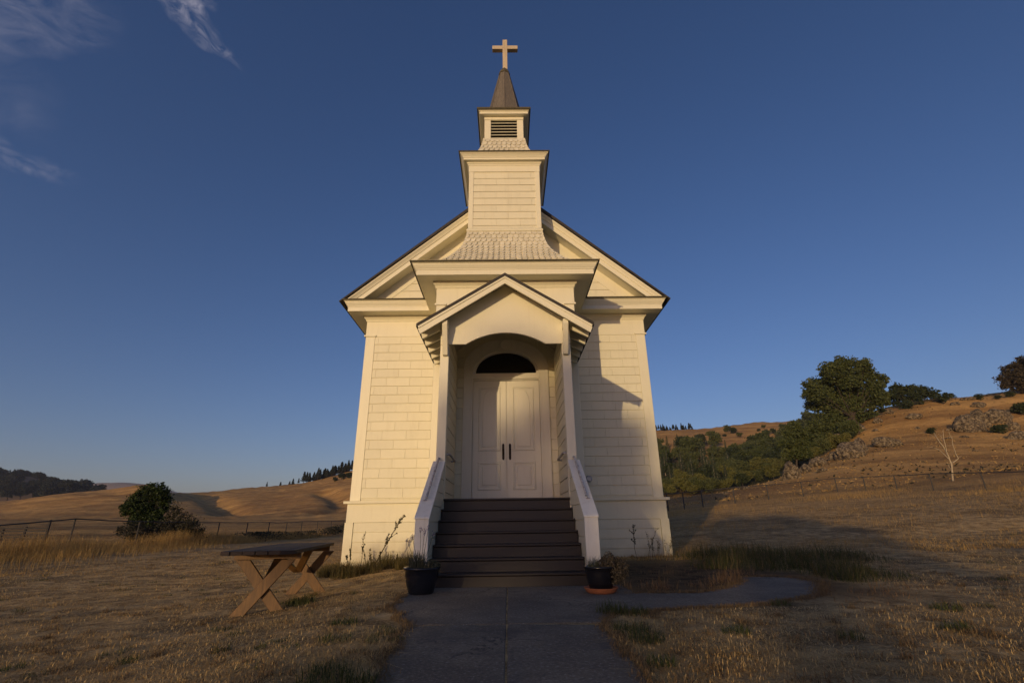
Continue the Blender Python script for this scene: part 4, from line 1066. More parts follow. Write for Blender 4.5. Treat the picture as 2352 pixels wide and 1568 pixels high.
shade_tree(7.3, -.80, 2.6, 2.9, 60, 2, 'wide lower oak right of the tall one toward the sun', [(6.7, .55)], 1.2)
shade_tree(-2.45, -.9, .38, .42, 34, 5, 'slender young oak beyond the lawn toward the sun', [(-2.45, .10)], 14)
shade_tree(-3.35, -.9, .45, .34, 34, 9, 'smallest young oak beside the slender one toward the sun', [(-3.35, .08)], 14)
shade_tree(12.4, -.55, .1, .7, 50, 6, 'small young oak far right beyond the lawn toward the sun', [(12.4, .10)], 5)
# unseen bush far behind the camera, stacked tall to shade the path
hd = empty('bush', (-25.1 + 4.4 - .2, YM - 58, h1(-20.9, YM - 58)), label='unseen dense dark bush toward the sun, stacked tall to shade the path', cat='bush')
hx_ = 4.45 - 58 * math.tan(R(AZ)); np_mesh('crown', *clumpy([((hx_ + k * .55, YM - 58, h1(hx_, YM - 58) + z_), .75) for k in (-1, 0, 1) for z_ in (.6, 1.8, 3.0, 4.2, 5.2)], 4, .16, .2, 10, .3), F_DARK, hd)

# ---------------------------------------------------------------- fences
def fence(name, posts, label, mesh_h=1.1, step=.085, pr0=.030):
    """posts: list of (base, top) vectors"""
    root = empty(name, posts[len(posts) // 2][0], label=label, cat='fence')
    for b, t in posts:
        mb = MB(); mb.tube([b - Vector((0, 0, .3)), t], pr0, 8); mb.build('post', M_FENCE, root)
    mb = MB()
    for (b0, t0), (b1, t1) in zip(posts, posts[1:]):
        m_ = t0.lerp(t1, .5) - Vector((0, 0, random.uniform(.0, .03))); mb.tube([t0, m_, t1], pr0 * .8, 6)
    mb.build('top_rail', M_FENCE, root)
    V_ = []; F_ = []; th = .0022
    for (b0, t0), (b1, t1) in zip(posts, posts[1:]):
        L = (t1 - t0).length; n = int(L / step); hh0 = (t0 - b0).length - .04; hh1 = (t1 - b1).length - .04
        for sgn in (1, -1):
            for i in range(-int(hh0 / step) - 1, n + int(hh0 / step) + 1):
                u0 = i * step / L; u1 = u0 + sgn * hh0 / L
                f0, f1 = 0.0, 1.0
                lo_, hi_ = sorted((u0, u1))
                if hi_ <= 0 or lo_ >= 1: continue
                if u1 != u0:
                    a = (0 - u0) / (u1 - u0); b_ = (1 - u0) / (u1 - u0); a, b_ = sorted((a, b_)); f0 = max(0, a); f1 = min(1, b_)
                if f1 - f0 < .03: continue
                def q(f):
                    u = u0 + (u1 - u0) * f; B = b0.lerp(b1, u); T = t0.lerp(t1, u); return B.lerp(T, .02 + .95 * f)
                A, B = q(f0), q(f1); d = (B - A).normalized(); s_ = Vector((t1 - t0)).normalized()
                w_ = d.cross((t1 - t0).cross(T_UP)).normalized() * th
                nb = len(V_); V_ += [A - w_, A + w_, B + w_, B - w_]; F_.append((nb, nb + 1, nb + 2, nb + 3))
    np_mesh('chain_link', np.array([tuple(v) for v in V_]), np.array(F_), M_FENCE, root)
    return root
T_UP = Vector((0, 0, 1))
sL = lambda x, y: (x / 2.613 * .9408, (1100 + y / 2.613) * .9408)
sR = lambda x, y: ((1580 + x / 2.5565) * .9408, (850 + y / 2.5565) * .9408)
def fpost(px, py, Y, hmin=1.0):
    t = at(px, py, Y); b = Vector((t.x, t.y, h1(t.x, t.y))); return b, t
pl = []
for Y in (9.6, 13.2): 
    t = Vector((-16.9, Y, .93 + (17 - Y) * .004)); pl.append((Vector((-16.9, Y, h1(-16.9, Y))), t))
pl.append(fpost(*sL(-110, 430), 17.0))
pl[-1] = (Vector((-16.9, 17.0, h1(-16.9, 17.0))), Vector((-16.9, 17.0, .92)))
for (x, y), Y in zip([(500, 433), (903, 450), (1187, 453), (1410, 456), (1580, 456), (1712, 456), (1828, 456), (1920, 450), (2010, 449), (2100, 447), (2187, 445)], (20.4, 24.0, 27.3, 30.6, 33.9, 36.9, 39.8, 42.7, 46.2, 49.8, 53.5)):
    t = at(*sL(x, y), Y); x_ = -17.0; pl.append((Vector((x_, Y, h1(x_, Y))), Vector((x_ + random.uniform(-.04, .04), Y, t.z))))
for k in range(1, 8): pl.append((Vector((-17 + k * 3.3, 54.5, h1(-17 + k * 3.3, 54.5))), Vector((-17 + k * 3.3, 54.5, h1(-17 + k * 3.3, 54.5) + 1.35))))
fence('wire_fence', pl, 'long grey chain link fence running away behind the dark bush on the left')
pr_ = []
for (x, y), Y in zip([(20, 922), (120, 908), (220, 899), (335, 888), (533, 868), (743, 852), (957, 833), (1170, 810), (1345, 803), (1538, 793), (1758, 782), (2080, 775), (2440, 764), (2980, 750)], (38.0, 38.2, 38.4, 38.5, 38.8, 40.5, 41.2, 42.4, 41.4, 39.4, 35.6, 31.8, 27.5, 23.6)):
    t = at(*sR(x, y), Y); b = Vector((t.x, t.y, h1(t.x, t.y)))
    if t.z - b.z < .85 or t.z - b.z > 1.5: print('rpost', x, round(t.z - b.z, 2))
    pr_.append((b, t))
fence('wire_fence', pr_, 'grey post and wire fence crossing the hillside meadow on the right', pr0=.042)
# old corral panels beyond the left fence
cr_ = empty('corral_fence', Vector((-48, 46, h1(-48, 46))), label='low dark board corral fence behind the wire fence at the left edge', cat='fence')
xs_ = [-62 + 1.95 * i for i in range(12)]
for i, x in enumerate(xs_):
    mb = MB(); g_ = h1(x, 46); hh = 1.75 if i in (8, 11) else 1.15; mb.box(x - .07, x + .07, 45.93, 46.07, g_ - .2, g_ + hh); mb.build('post', M_OLDWOOD, cr_)
for k in range(4):
    mb = MB(); g0 = h1(xs_[0], 46); g1 = h1(xs_[-1], 46); z0 = .25 + k * .25
    mb.add([(xs_[0], 45.91, g0 + z0), (xs_[-1], 45.91, g1 + z0), (xs_[-1], 45.91, g1 + z0 + .11), (xs_[0], 45.91, g0 + z0 + .11), (xs_[0], 45.93, g0 + z0), (xs_[-1], 45.93, g1 + z0), (xs_[-1], 45.93, g1 + z0 + .11), (xs_[0], 45.93, g0 + z0 + .11)],
           [(0, 1, 2, 3), (7, 6, 5, 4), (0, 4, 5, 1), (3, 2, 6, 7), (0, 3, 7, 4), (1, 5, 6, 2)]); mb.build('rail', M_OLDWOOD, cr_)

# ---------------------------------------------------------------- rocks, dead tree
def rock(px, py, wpx, hpx, label, seed, name='boulder', y0=20, pale=False):
    q = hit(px, py + hpx * .42, y0, 200)
    if q is None: return
    k = q.y / FPX; w_, h_ = wpx * k * .5, hpx * k * .62
    import bmesh
    bm = bmesh.new(); bmesh.ops.create_icosphere(bm, subdivisions=4, radius=1); rs = random.Random(seed)
    ph = [rs.uniform(0, 6.28) for _ in range(9)]; planes = [(Vector((rs.gauss(0, 1), rs.gauss(0, 1), rs.gauss(0, .7))).normalized(), rs.uniform(.62, .92)) for _ in range(9)]
    for v in bm.verts:
        c = v.co.copy(); 
        for n_, d in planes:
            e = c.dot(n_) - d
            if e > 0: c -= n_ * e * .85
        r = 1 + .07 * math.sin(c.x * 5 + ph[0]) * math.sin(c.y * 6 + ph[1]) + .05 * math.sin(c.z * 9 + ph[2]) * math.sin(c.x * 11 + ph[3]) + .035 * math.sin(c.x * 19 + ph[4]) * math.sin(c.z * 17 + ph[5]) + .035 * math.sin(c.y * 31 + ph[6] + c.z * 23) + .03 * math.sin(c.x * 43 + ph[7]) * math.sin(c.z * 37 + ph[8])
        v.co = Vector((c.x * w_ * r, c.y * (w_ * .5 + h_ * .4) * r, c.z * h_ * r))
    me = bpy.data.meshes.new(name); bm.to_mesh(me); bm.free()
    o = link(name, me, M_ROCK, None, (q.x, q.y, q.z + h_ * .28)); tag(o, label, 'rock', 'boulders on the right hillside')
    o.rotation_euler[2] = rs.uniform(-.4, .4); return o
zb = lambda x, y: zR(x, y)
RK = [((130, 1200), 170, 200, 'pale pointed boulder at the foot of the medium dark green tree'), ((270, 1185), 90, 90, 'grey rock touching the pale pointed boulder on its right'), ((385, 1120), 150, 100, 'dark brown rock uphill of the pale pointed boulder'),
      ((690, 1010), 260, 190, 'large dark rock slab on the slope below the largest round tree'), ((800, 960), 120, 160, 'lighter end block of the large dark rock slab'), ((560, 1060), 130, 90, 'low rock at the lower left end of the large dark slab'),
      ((1050, 925), 270, 120, 'long low lichened rock alone in the middle of the slope'), ((760, 800), 170, 110, 'brown rock just below the largest round tree'), ((620, 900), 220, 120, 'dark rock face between the largest tree and the large slab'),
      ((960, 725), 80, 55, 'small rock under the edge of the largest round tree'), ((1065, 640), 80, 50, 'round pale rock below the low spreading oak'), ((870, 700), 70, 40, 'small pale rock beside the trunk of the largest round tree'),
      ((1310, 685), 170, 60, 'low cracked rock below the right end of the low oak'), ((1830, 740), 270, 200, 'big shaded outcrop on the upper right slope'), ((1950, 700), 130, 220, 'pale upright middle block of the upper right outcrop'), ((2110, 680), 260, 160, 'layered right block of the upper right outcrop'),
      ((2230, 780), 170, 100, 'smooth pale boulder right of the upper right outcrop'), ((2300, 865), 200, 90, 'dark broken rock at the right edge of the slope'), ((1915, 575), 150, 60, 'rock on the crest above the upper right outcrop'), ((1830, 520), 160, 34, 'flat rock on the skyline left of the skyline bush'),
      ((1700, 565), 100, 50, 'grey brushy rock on the crest left of the outcrop'), ((1670, 815), 110, 40, 'small rock below the left foot of the upper right outcrop'), ((1780, 885), 110, 24, 'thin flat rock just right of the dead tree top'), ((930, 820), 60, 28, 'small dark stone between the big slab and the low oak'),
      ((420, 1200), 110, 50, 'small flat rock at the bottom of the slope right of the pale boulder'), ((1340, 798), 50, 26, 'tiny dark stone alone on the upper middle slope'), ((1630, 895), 80, 18, 'flat dark stone behind the dead tree'), ((1885, 1018), 60, 14, 'dark stone low on the slope right of the dead tree')]
for i, ((x, y), w_, h_, lab) in enumerate(RK):
    px, py = zR(x, y); rock(px, py, w_ * .24, h_ * .24, lab, 40 + i)
rock(1713, 1119, 24, 9, 'pale low stone at the meadow edge just above the right fence', 90); rock(1668, 1131, 14, 7, 'small pale stone at the meadow edge nearest the church', 91)
for (x, y), r_, lab in (((2120, 820), 58, 'dark green bush at the foot of the upper right outcrop'), ((2330, 640), 70, 'dark bush right of the layered outcrop block'), ((1465, 835), 42, 'small dark shrub just left of the dead tree top'), ((1920, 520), 38, 'low bush on the skyline above the outcrop'), ((2110, 512), 26, 'round little bush on the skyline near the right edge'), ((2230, 490), 40, 'bush on the skyline under the hilltop oak'), ((1000, 640), 30, 'dark shrub under the low spreading oak')):
    q = hit(*zR(x, y + r_ * .5), 20, 200)
    if q: put('re', 'hillside_bush', (q.x, q.y, q.z - .4 * r_ / 40), r_ * .24 * q.y / FPX / 3.0, lab, 'bush', None)
zd = lambda x, y: ((2100 + x / 4.6125) * .9408, (840 + y / 4.6125) * .9408)
q = hit(*zd(1045, 1535), 20, 120); dY = q.y
dead = empty('dead_tree', q, label='bleached leafless dead tree standing beyond the right fence', cat='tree')
def limb(pts, r0, r1, name, dyo=0):
    n = len(pts); P_ = [at(*zd(*p), dY + dyo * (i / max(n - 1, 1))) for i, p in enumerate(pts)]
    # smooth the polyline a little
    Q = []
    for i in range(len(P_) - 1):
        for t in (0, .33, .66): Q.append(P_[i].lerp(P_[i + 1], t) + Vector((random.uniform(-.015, .015), random.uniform(-.02, .02), random.uniform(-.01, .01))))
    Q.append(P_[-1]); k = len(Q)
    mb = MB(); mb.tube(Q, [.50 * (r0 + (r1 - r0) * i / (k - 1)) for i in range(k)], 8); mb.build(name, M_DEADWOOD, dead, smooth=True)
limb([(1045, 1545), (1038, 1440), (1030, 1350), (1000, 1280), (985, 1240)], .15, .11, 'trunk')
limb([(985, 1245), (950, 1170), (890, 1090), (850, 1035), (830, 995)], .095, .035, 'branch', .5)
limb([(985, 1240), (965, 1160), (945, 1090), (935, 1030), (935, 955)], .08, .035, 'branch', -.3)
limb([(1035, 1335), (1075, 1310), (1105, 1285), (1070, 1210), (1045, 1140), (1035, 1060), (1010, 1020), (995, 980)], .085, .03, 'branch', -.6)
limb([(995, 1290), (940, 1230), (890, 1190), (855, 1170), (790, 1160), (710, 1166)], .06, .012, 'branch', .3)
limb([(945, 1090), (920, 1050), (905, 1030), (880, 1010)], .04, .015, 'branch', .2)
limb([(950, 1105), (905, 1080), (880, 1060)], .03, .012, 'branch', -.2)
limb([(1100, 1290), (1120, 1270), (1145, 1258)], .035, .01, 'branch', .2)
limb([(1010, 1390), (990, 1350), (970, 1318)], .04, .02, 'branch', .1)
for k in range(22):
    a = random.choice([(890, 1090), (850, 1035), (945, 1090), (935, 1000), (1045, 1140), (1030, 1060), (890, 1190), (800, 1162), (905, 1030), (1070, 1210)]); dx, dy = random.uniform(-55, 45), random.uniform(-60, 5)
    limb([a, (a[0] + dx * .5 + random.uniform(-6, 6), a[1] + dy * .5), (a[0] + dx, a[1] + dy)], .016, .005, 'twig', random.uniform(-.5, .5))
limb([(840, 1045), (800, 1020), (740, 1005), (640, 995)], .02, .008, 'branch', .4)

# ---------------------------------------------------------------- picnic table
tbl = empty('picnic_table', (-3.08, 7.4, h1(-3.08, 7.4)), label='wooden table with dark top and two orange brown X shaped legs on the dry lawn', cat='table')
A0 = Vector((-2.90, 6.10, 0)); A1 = Vector((-3.26, 8.66, 0)); ax_ = (A1 - A0).normalized(); pr = Vector((ax_.y, -ax_.x, 0)); TL = (A1 - A0).length
def T(u, v, z): p = A0 + ax_ * v + pr * u; return (p.x, p.y, z)
ZT = .555
mb = MB(); bw = .83 / 6
for i in range(6):
    u0 = -.415 + i * bw; cut0 = .10 if i in (0, 5) else 0
    v0, v1 = random.uniform(-.01, .01), TL + random.uniform(-.01, .01)
    poly = [(u0 + .003, v0 + cut0 * (i == 0)), (u0 + bw - .003, v0 + cut0 * (i == 5)), (u0 + bw - .003, v1 - cut0 * (i == 5)), (u0 + .003, v1 - cut0 * (i == 0))]
    mb.prism(poly, ZT - .045, ZT + random.uniform(-.002, .002), lambda p, q, a: T(p, q, a))
mb.build('tabletop', M_TOP, tbl, bevel=.005)
gz = h1(-3.0, 6.7)
for vL, sgn in ((.50, 1), (2.26, -1)):
    mb = MB(); mb.box(-.39, .39, vL - .03, vL + .03, ZT - .115, ZT - .046, lambda x, y, z: T(x, y, z)); mb.build('cross_beam', M_WOOD, tbl, bevel=.004)
    for k, (ut, ub) in enumerate(((-.27, .27), (.27, -.27))):
        mb = MB(); v = vL - .034 - .046 * k if sgn > 0 else vL + .034 + .046 * k
        zt, zb_ = ZT - .12, gz - .06; d = Vector((ub - ut, zb_ - zt)).normalized(); hw = .068
        hx = .062 / abs(d.y); du = .10 if sgn < 0 else 0.0; ut += du; ub += du
        poly = [(ut - hx, zt), (ut + hx, zt), (ub + hx, zb_), (ub - hx, zb_)]
        mb.prism(poly, v - .02, v + .02, lambda p, q, a: T(p, a, q)); mb.build('leg', M_WOOD, tbl, bevel=.004)
for vL, vE, ue in ((.60, 1.10, .0), (2.04, 1.50, -.26), (2.04, 1.50, .26)):
    mb = MB(); z0, z1 = .16, ZT - .05
    vs = []
    for (v, z, uc) in ((vL, z0, 0.0), (vE, z1, ue)):
        for u in (uc - .05, uc + .05):
            for o_ in (-.05, .05): vs.append(T(u, v + o_, z))
    mb.add(vs, [(0, 1, 3, 2), (4, 6, 7, 5), (0, 4, 5, 1), (2, 3, 7, 6), (0, 2, 6, 4), (1, 5, 7, 3)]); mb.build('brace', M_WOOD, tbl, bevel=.003)

# ---------------------------------------------------------------- flower pots and their plants
def pot(x, y, r, h, z0, m_, label):
    mb = MB(); mb.lathe([(0, 0), (r * .62, 0), (r * .68, .01), (r * .82, h * .35), (r * .92, h * .7), (r * .93, h * .88), (r * 1.0, h * .92), (r * 1.02, h * .97), (r * .99, h), (r * .88, h * .985), (r * .86, h * .88), (0, h * .88)], (x, y, z0))
    o = mb.build('flower_pot', m_, None, (x, y, z0), smooth=True); tag(o, label, 'flower pot', 'glazed pots beside the steps')
    s_ = MB(); s_.lathe([(0, 0), (r * .85, 0)], (x, y, z0 + h * .91), 24); s_.build('soil', M_SOIL, o); return o
pot(-1.12, 7.02, .235, .315, pz, M_GLAZE, 'dark blue glazed pot on the path left of the steps')
mb = MB(); mb.lathe([(0, 0), (.17, 0), (.195, .02), (.215, .055), (.222, .062), (.205, .062), (.18, .03), (0, .022)], (1.20, 6.88, pz)); sc_ = mb.build('pot_saucer', M_TERRA, None, (1.20, 6.88, pz), smooth=True)
tag(sc_, 'terracotta saucer under the black pot right of the steps', 'saucer')
pot(1.20, 6.88, .205, .285, pz + .024, M_GLAZE2, 'black glazed pot standing in a terracotta saucer right of the steps')

def blades(C_, h, lean, wid, rot=None, droop=.35, jit=.35):
    """curved grass blades: base quad + tip triangle drawn as two quads"""
    n = len(C_); hh = h * rng.uniform(1 - jit, 1 + jit, n) if np.isscalar(h) else h
    a = rng.uniform(0, 2 * np.pi, n) if rot is None else rot
    L = np.abs(rng.normal(0, lean, n)) + .05
    d = np.stack([np.cos(a), np.sin(a), np.zeros(n)], 1); s_ = np.stack([-np.sin(a), np.cos(a), np.zeros(n)], 1)
    w_ = (wid * rng.uniform(.6, 1.3, n))[:, None] * .5
    p1 = C_ + d * (L * hh * .35)[:, None]; p1[:, 2] += hh * .6 * np.cos(np.minimum(L, 1.2) * .6)
    p2 = C_ + d * (L * hh * (1.0 + droop))[:, None]; p2[:, 2] += hh * np.cos(np.minimum(L, 1.4)) 
    V_ = np.stack([C_ - s_ * w_, C_ + s_ * w_, p1 + s_ * w_ * .75, p1 - s_ * w_ * .75, p2 + s_ * w_ * .15, p2 - s_ * w_ * .15], 1).reshape(-1, 3)
    b = np.arange(n)[:, None] * 6
    F_ = np.concatenate([b + np.array([0, 1, 2, 3]), b + np.array([3, 2, 4, 5])], 1).reshape(-1, 4)
    return V_, F_
def join(*vf):
    V_ = []; F_ = []; k = 0
    for v, f in vf: V_.append(v); F_.append(f + k); k += len(v)
    return np.concatenate(V_), np.concatenate(F_)
def disc(cx, cy, r, n):
    a = rng.uniform(0, 2 * np.pi, n); q = r * np.sqrt(rng.uniform(0, 1, n)); return cx + q * np.cos(a), cy + q * np.sin(a)
zs_ = pz + .28
x_, y_ = disc(-1.19, 7.02, .10, 260); v1 = blades(np.stack([x_, y_, np.full(260, zs_)], 1), .19, .55, .008, droop=.2)
root = empty('lavender_plant', (-1.19, 7.02, zs_), label='spiky grey green lavender growing in the left pot', cat='plant')
np_mesh('leaves', *v1, F_SAGE, root)
for k, (sx_, sy_, hh) in enumerate(((-.11, .0, .36), (-.07, .02, .40), (.04, .0, .46), (.01, -.02, .50), (.07, .02, .52), (.12, 0, .44))):
    mb = MB(); b = Vector((-1.17 + sx_ * .3, 7.02 + sy_, zs_)); t = Vector((-1.17 + sx_ * 1.5, 7.02 + sy_ * 2, zs_ + hh)); mb.tube([b, b.lerp(t, .5) + Vector((.01, 0, 0)), t], .0028, 5); st = mb.build('flower_stem', M_GREENSTEM, root)
    np_mesh('flower', *leaves(shell(tuple(t), .028, 26, .1, (1, 1, 1.4)), .016), M_LAV, st)
cc = shell((-.99, 7.0, zs_ + .05), .12, 900, .3, (1, 1, .62)); sed = np_mesh('succulent_plant', *leaves(cc, .022, .7, .4), F_SAGE, None, (-.99, 7.0, zs_)); tag(sed, 'low mounded sage green plant filling the right half of the left pot', 'plant')
zs2 = pz + .27
cc = np.concatenate([shell((1.33, 6.84, zs2 + .07), .15, 1500, .3, (1, 1, .8)), shell((1.40, 6.80, zs2 - .06), .12, 1100, .3, (1, 1, .9)), shell((1.46, 6.80, zs2 + .02), .11, 700, .3)])
tp = np_mesh('trailing_plant', *leaves(cc, .022, .7, .2), foliage('dull_brown_green_leaves', (.035, .028, .02), (.075, .060, .042), (.14, .115, .075)), None, (1.33, 6.84, zs2)); tag(tp, 'dull brownish plant spilling over the right side of the black pot', 'plant')
x_, y_ = disc(1.12, 6.9, .08, 140); v1 = blades(np.stack([x_, y_, np.full(140, zs2)], 1), .13, .5, .006)
cc = shell((1.09, 6.84, zs2 + .02), .08, 260, .2, (1, 1, .6))
gp_ = np_mesh('grassy_plant', *join(v1, leaves(cc, .018)), F_SAGE, None, (1.12, 6.9, zs2)); tag(gp_, 'thin pale grassy tuft in the left half of the black pot', 'plant')

# ---------------------------------------------------------------- weeds by the walls
def weed(base, tip, label, fol, nleaf=26, leaf=.02, r=.006, branches=5, cat='weed', group=None, bow=.06, spread=.5):
    base = Vector(base); tip = Vector(tip); root = empty('tall_weed', base, label=label, cat=cat, group=group)
    side = Vector((random.uniform(-1, 1), random.uniform(-.5, .5), 0)) * bow
    pts = [base - Vector((0, 0, .03)), base.lerp(tip, .33) + side, base.lerp(tip, .66) + side * .7, tip]
    mb = MB(); mb.tube(pts, [r, r * .8, r * .55, r * .2], 6); lp = []
    L = (tip - base).length
    for k in range(branches):
        f = random.uniform(.35, .92); p = base.lerp(tip, f) + side * .8; d = (tip - base).normalized() + Vector((random.uniform(-1, 1), random.uniform(-.6, .6), random.uniform(-.2, .4))) * spread
        e = p + d.normalized() * L * random.uniform(.10, .22) * (1.2 - f * .5); mb.tube([p, e], [r * .4, r * .15], 5, False)
        for _ in range(nleaf // branches): t = random.random(); lp.append(tuple(p.lerp(e, t ** .6) + Vector([random.uniform(-.006, .012) for _ in range(3)])))
    for _ in range(nleaf): t = random.uniform(.45, 1); lp.append(tuple(base.lerp(tip, t) + side * .6 + Vector([random.uniform(-.02, .02) for _ in range(3)])))
    mb.build('stem', M_DRYSTEM, root); np_mesh('leaves', *leaves(np.array(lp), leaf, .6), fol, root); return root
zw = lambda x, y: ((830 + x / 8.25) * .9408, (1250 + y / 8.25) * .9408)
yW = 12.55
F_WEED = foliage('weed_leaves', (.030, .026, .014), (.055, .055, .022), (.11, .095, .04))
def wp(x, y, Y=yW): p = at(*zw(x, y), Y); return p
def wb(x, y, Y=yW): p = at(*zw(x, y), Y); return Vector((p.x, p.y, h1(p.x, p.y)))
weed(wb(640, 1180), wp(1285, 50), 'tallest leaning dark weed in front of the sunlit left wall', F_WEED, 90, .045, .016, 9, bow=.02, spread=.7)
for (a, b_, lab) in (((395, 1100), (480, 430), 'thin upright weed left of the tallest leaning weed'), ((560, 1120), (465, 690), 'short bushy weed left of the tallest leaning weed'), ((620, 1120), (590, 740), 'small weed beside the base of the tallest leaning weed'),
                     ((160, 1090), (100, 860), 'small weed at the left corner of the church wall'), ((235, 1060), (225, 690), 'weed standing against the left corner board'), ((790, 1150), (800, 800), 'stout dark weed right of the tallest leaning weed'), ((1120, 1080), (1125, 850), 'thin weed between the tallest weed and the left pot')):
    weed(wb(*a), wp(*b_), lab, F_WEED, 40, .032, .008, 5)
zx = lambda x, y: ((1400 + x / 3.136) * .9408, (1300 + y / 3.136) * .9408)
def w2(x, y, Y): return at(*zx(x, y), Y)
def w2b(x, y, Y): p = at(*zx(x, y), Y); return Vector((p.x, p.y, h1(p.x, p.y)))
weed(w2b(488, 170, 12.3), w2(462, -60, 12.3), 'dark weed with a tall thin stalk in front of the right wall', F_WEED, 60, .04, .008, 4, spread=1.2)
for i in range(9):
    x = 560 + i * 22; weed(w2b(x, 150, 12.0 + random.uniform(-.4, .5)), w2(x + random.uniform(-50, 90), random.uniform(-60, 60), 12.0), 'wiry dry weed at the right corner of the church', F_WEED, 26, .020, .005, 8, group='wiry weeds at the right corner', spread=1.0)
for i in range(6):
    x = 2060 + i * 32; weed(w2b(x, 330, 9.3 + random.uniform(-.3, .5)), w2(x + random.uniform(-40, 60), random.uniform(60, 180), 9.3), 'wiry tall weed rising from the green tuft at the end of the side path', F_WEED, 24, .016, .004, 7, group='wiry weeds beyond the side path', spread=.9)

# ---------------------------------------------------------------- grass
def on_path(X, Y):
    m = (np.abs(X) < .83 + .0 * Y) & (Y < 5.0)
    m |= (X > -1.32) & (X < 1.1) & (Y >= 4.9) & (Y < 7.7)
    m |= (X > 1.0) & (X < 2.6) & (Y > 5.62) & (Y < 6.8)
    m |= (X > 2.4) & (X < 3.6) & (Y > 5.72 + (X - 2.4) * .55) & (Y < 6.8 + (X - 2.4) * 1.1)
    m |= (X >= 3.4) & (X < 4.7) & (Y > 6.3 + (X - 3.4) * .9) & (Y < 7.9 + (X - 3.4) * .75)
    m |= (np.abs(X) < 1.4) & (Y > 7.5) & (Y < 11.3)
    m |= (np.abs(X) < 4.3) & (Y > YM - .15) & (Y < YB + .2)
    m |= (np.abs(X) < 1.85) & (Y > YT - .1) & (Y < YB)
    return m
def scatter(n, y0, y1, power=2.0, wide=1.15):
    """random ground points whose density falls off with distance"""
    u = rng.uniform(0, 1, n); k = 1 - power
    Y = (y0 ** (k + 1) + u * (y1 ** (k + 1) - y0 ** (k + 1))) ** (1 / (k + 1)) if abs(k + 1) > 1e-6 else y0 * (y1 / y0) ** u
    X = rng.uniform(-1, 1, n) * Y * wide + 0.0
    m = ~on_path(X, Y); return X[m], Y[m]
def patch(X, Y, s): return .5 + .5 * np.sin(X * s + 1.7 * np.sin(Y * s * .8)) * np.sin(Y * s * 1.1 + 1.3 * np.sin(X * s * .7 + 2))
def pts3(X, Y, dz=0): return np.stack([X, Y, hgt(X, Y) + dz], 1)
def thin(X, Y, keep): m = rng.uniform(0, 1, len(X)) < keep; return X[m], Y[m]
# matted straw of the mown lawn
X, Y = scatter(430000, 2.2, 17, 2.0, 1.2); X, Y = thin(X, Y, .05 + .95 * (patch(X, Y, 1.9) * .5 + patch(X * .5 + 3, Y * 1.7, 4.3) * .5) ** 1.5)
X, Y = X[(X < .9) | (X > 5.2) | (Y < 5.6) | (Y > 13)], Y[(X < .9) | (X > 5.2) | (Y < 5.6) | (Y > 13)]
hh = .024 + .022 * patch(X + 9, Y, 2.7) ** 2
k_ = rng.uniform(0, 1, len(X)) < .84
o = np_mesh('dry_lawn_grass', *join(blades(pts3(X[k_], Y[k_], -.001), hh[k_], 3.2, .0048), blades(pts3(X[~k_], Y[~k_], -.002), hh[~k_] * .72, 1.2, .0042)), F_STRAW); tag(o, 'short matted straw coloured lawn grass', 'grass', kind='stuff')
# ragged tufts in the lawn, part green
tf = []; tg = []
tn = 950
tx, ty = scatter(tn, 2.6, 15, 1.8, 1.15)
for x, y in zip(tx, ty):
    if .9 < x < 5.2 and 5.6 < y < 13: continue
    r = random.uniform(.04, .12); k = int(random.uniform(18, 60) * (1 if y < 8 else .7)); X1, Y1 = disc(x, y, r, k)
    green = patch(np.array([x]), np.array([y]), .8)[0] > .52 and random.random() < .5
    (tg if green else tf).append(blades(pts3(X1, Y1, -.004), random.uniform(.028, .065), .95, .005))
ge = []
for x, y, r, k, h in [(-.95, 3.2, .22, 260, .10), (-1.1, 3.5, .12, 90, .08), (1.05, 5.45, .16, 170, .10), (1.25, 5.35, .14, 120, .09), (1.02, 4.55, .15, 160, .08), (1.06, 4.2, .14, 140, .08), (.98, 3.55, .1, 90, .07), (1.85, 4.45, .12, 100, .07), (-2.6, 6.9, .2, 200, .09), (-2.75, 7.3, .15, 120, .08),
                      (2.9, 5.75, .10, 100, .06), (4.3, 5.3, .14, 120, .07), (3.6, 4.4, .12, 110, .07), (2.6, 4.2, .10, 80, .06), (-1.35, 4.4, .12, 80, .06), (-1.5, 5.1, .12, 90, .06)]:
    X1, Y1 = disc(x, y, r, k); ge.append(blades(pts3(X1, Y1, -.004), h, .6, .006))
pe = [(-.80, 2.6), (-.76, 3.3), (-.90, 4.93), (-1.26, 5.95), (-1.34, 7.0)], [(.80, 2.6), (.82, 3.3), (.86, 4.9), (1.05, 5.4), (1.9, 5.62), (2.5, 5.72), (3.1, 5.98), (3.72, 6.42), (4.12, 7.0), (4.45, 7.65), (4.42, 8.2), (4.05, 8.42), (3.55, 8.35)], [(1.62, 6.8), (2.4, 6.75), (2.9, 7.15), (3.38, 7.8), (3.55, 8.35)]
for ln in pe:
    for a, b in zip(ln, ln[1:]):
        n_ = int(math.hypot(b[0] - a[0], b[1] - a[1]) * (520 if a[0] < 1 else 850)); tt_ = rng.uniform(0, 1, n_); w_ = rng.normal(0, .035 if a[0] < 1 else .07, n_) + .035 * np.sin(tt_ * 13 + a[0] * 7)
        X1 = a[0] + (b[0] - a[0]) * tt_ + w_; Y1 = a[1] + (b[1] - a[1]) * tt_ + rng.normal(0, .03, n_); tf.append(blades(pts3(X1, Y1, .0), .035, .9, .005))
o = np_mesh('dry_grass_tufts', *join(*tf), foliage('brown_tuft_blades', (.09, .055, .026), (.19, .122, .055), (.34, .235, .105), .7, .3)); tag(o, 'ragged brown tufts scattered over the lawn', 'grass', kind='stuff')
o = np_mesh('green_grass_tufts', *join(*tg, *ge), F_GREEN); tag(o, 'dull green tufts scattered over the lawn and along the path', 'grass', kind='stuff')
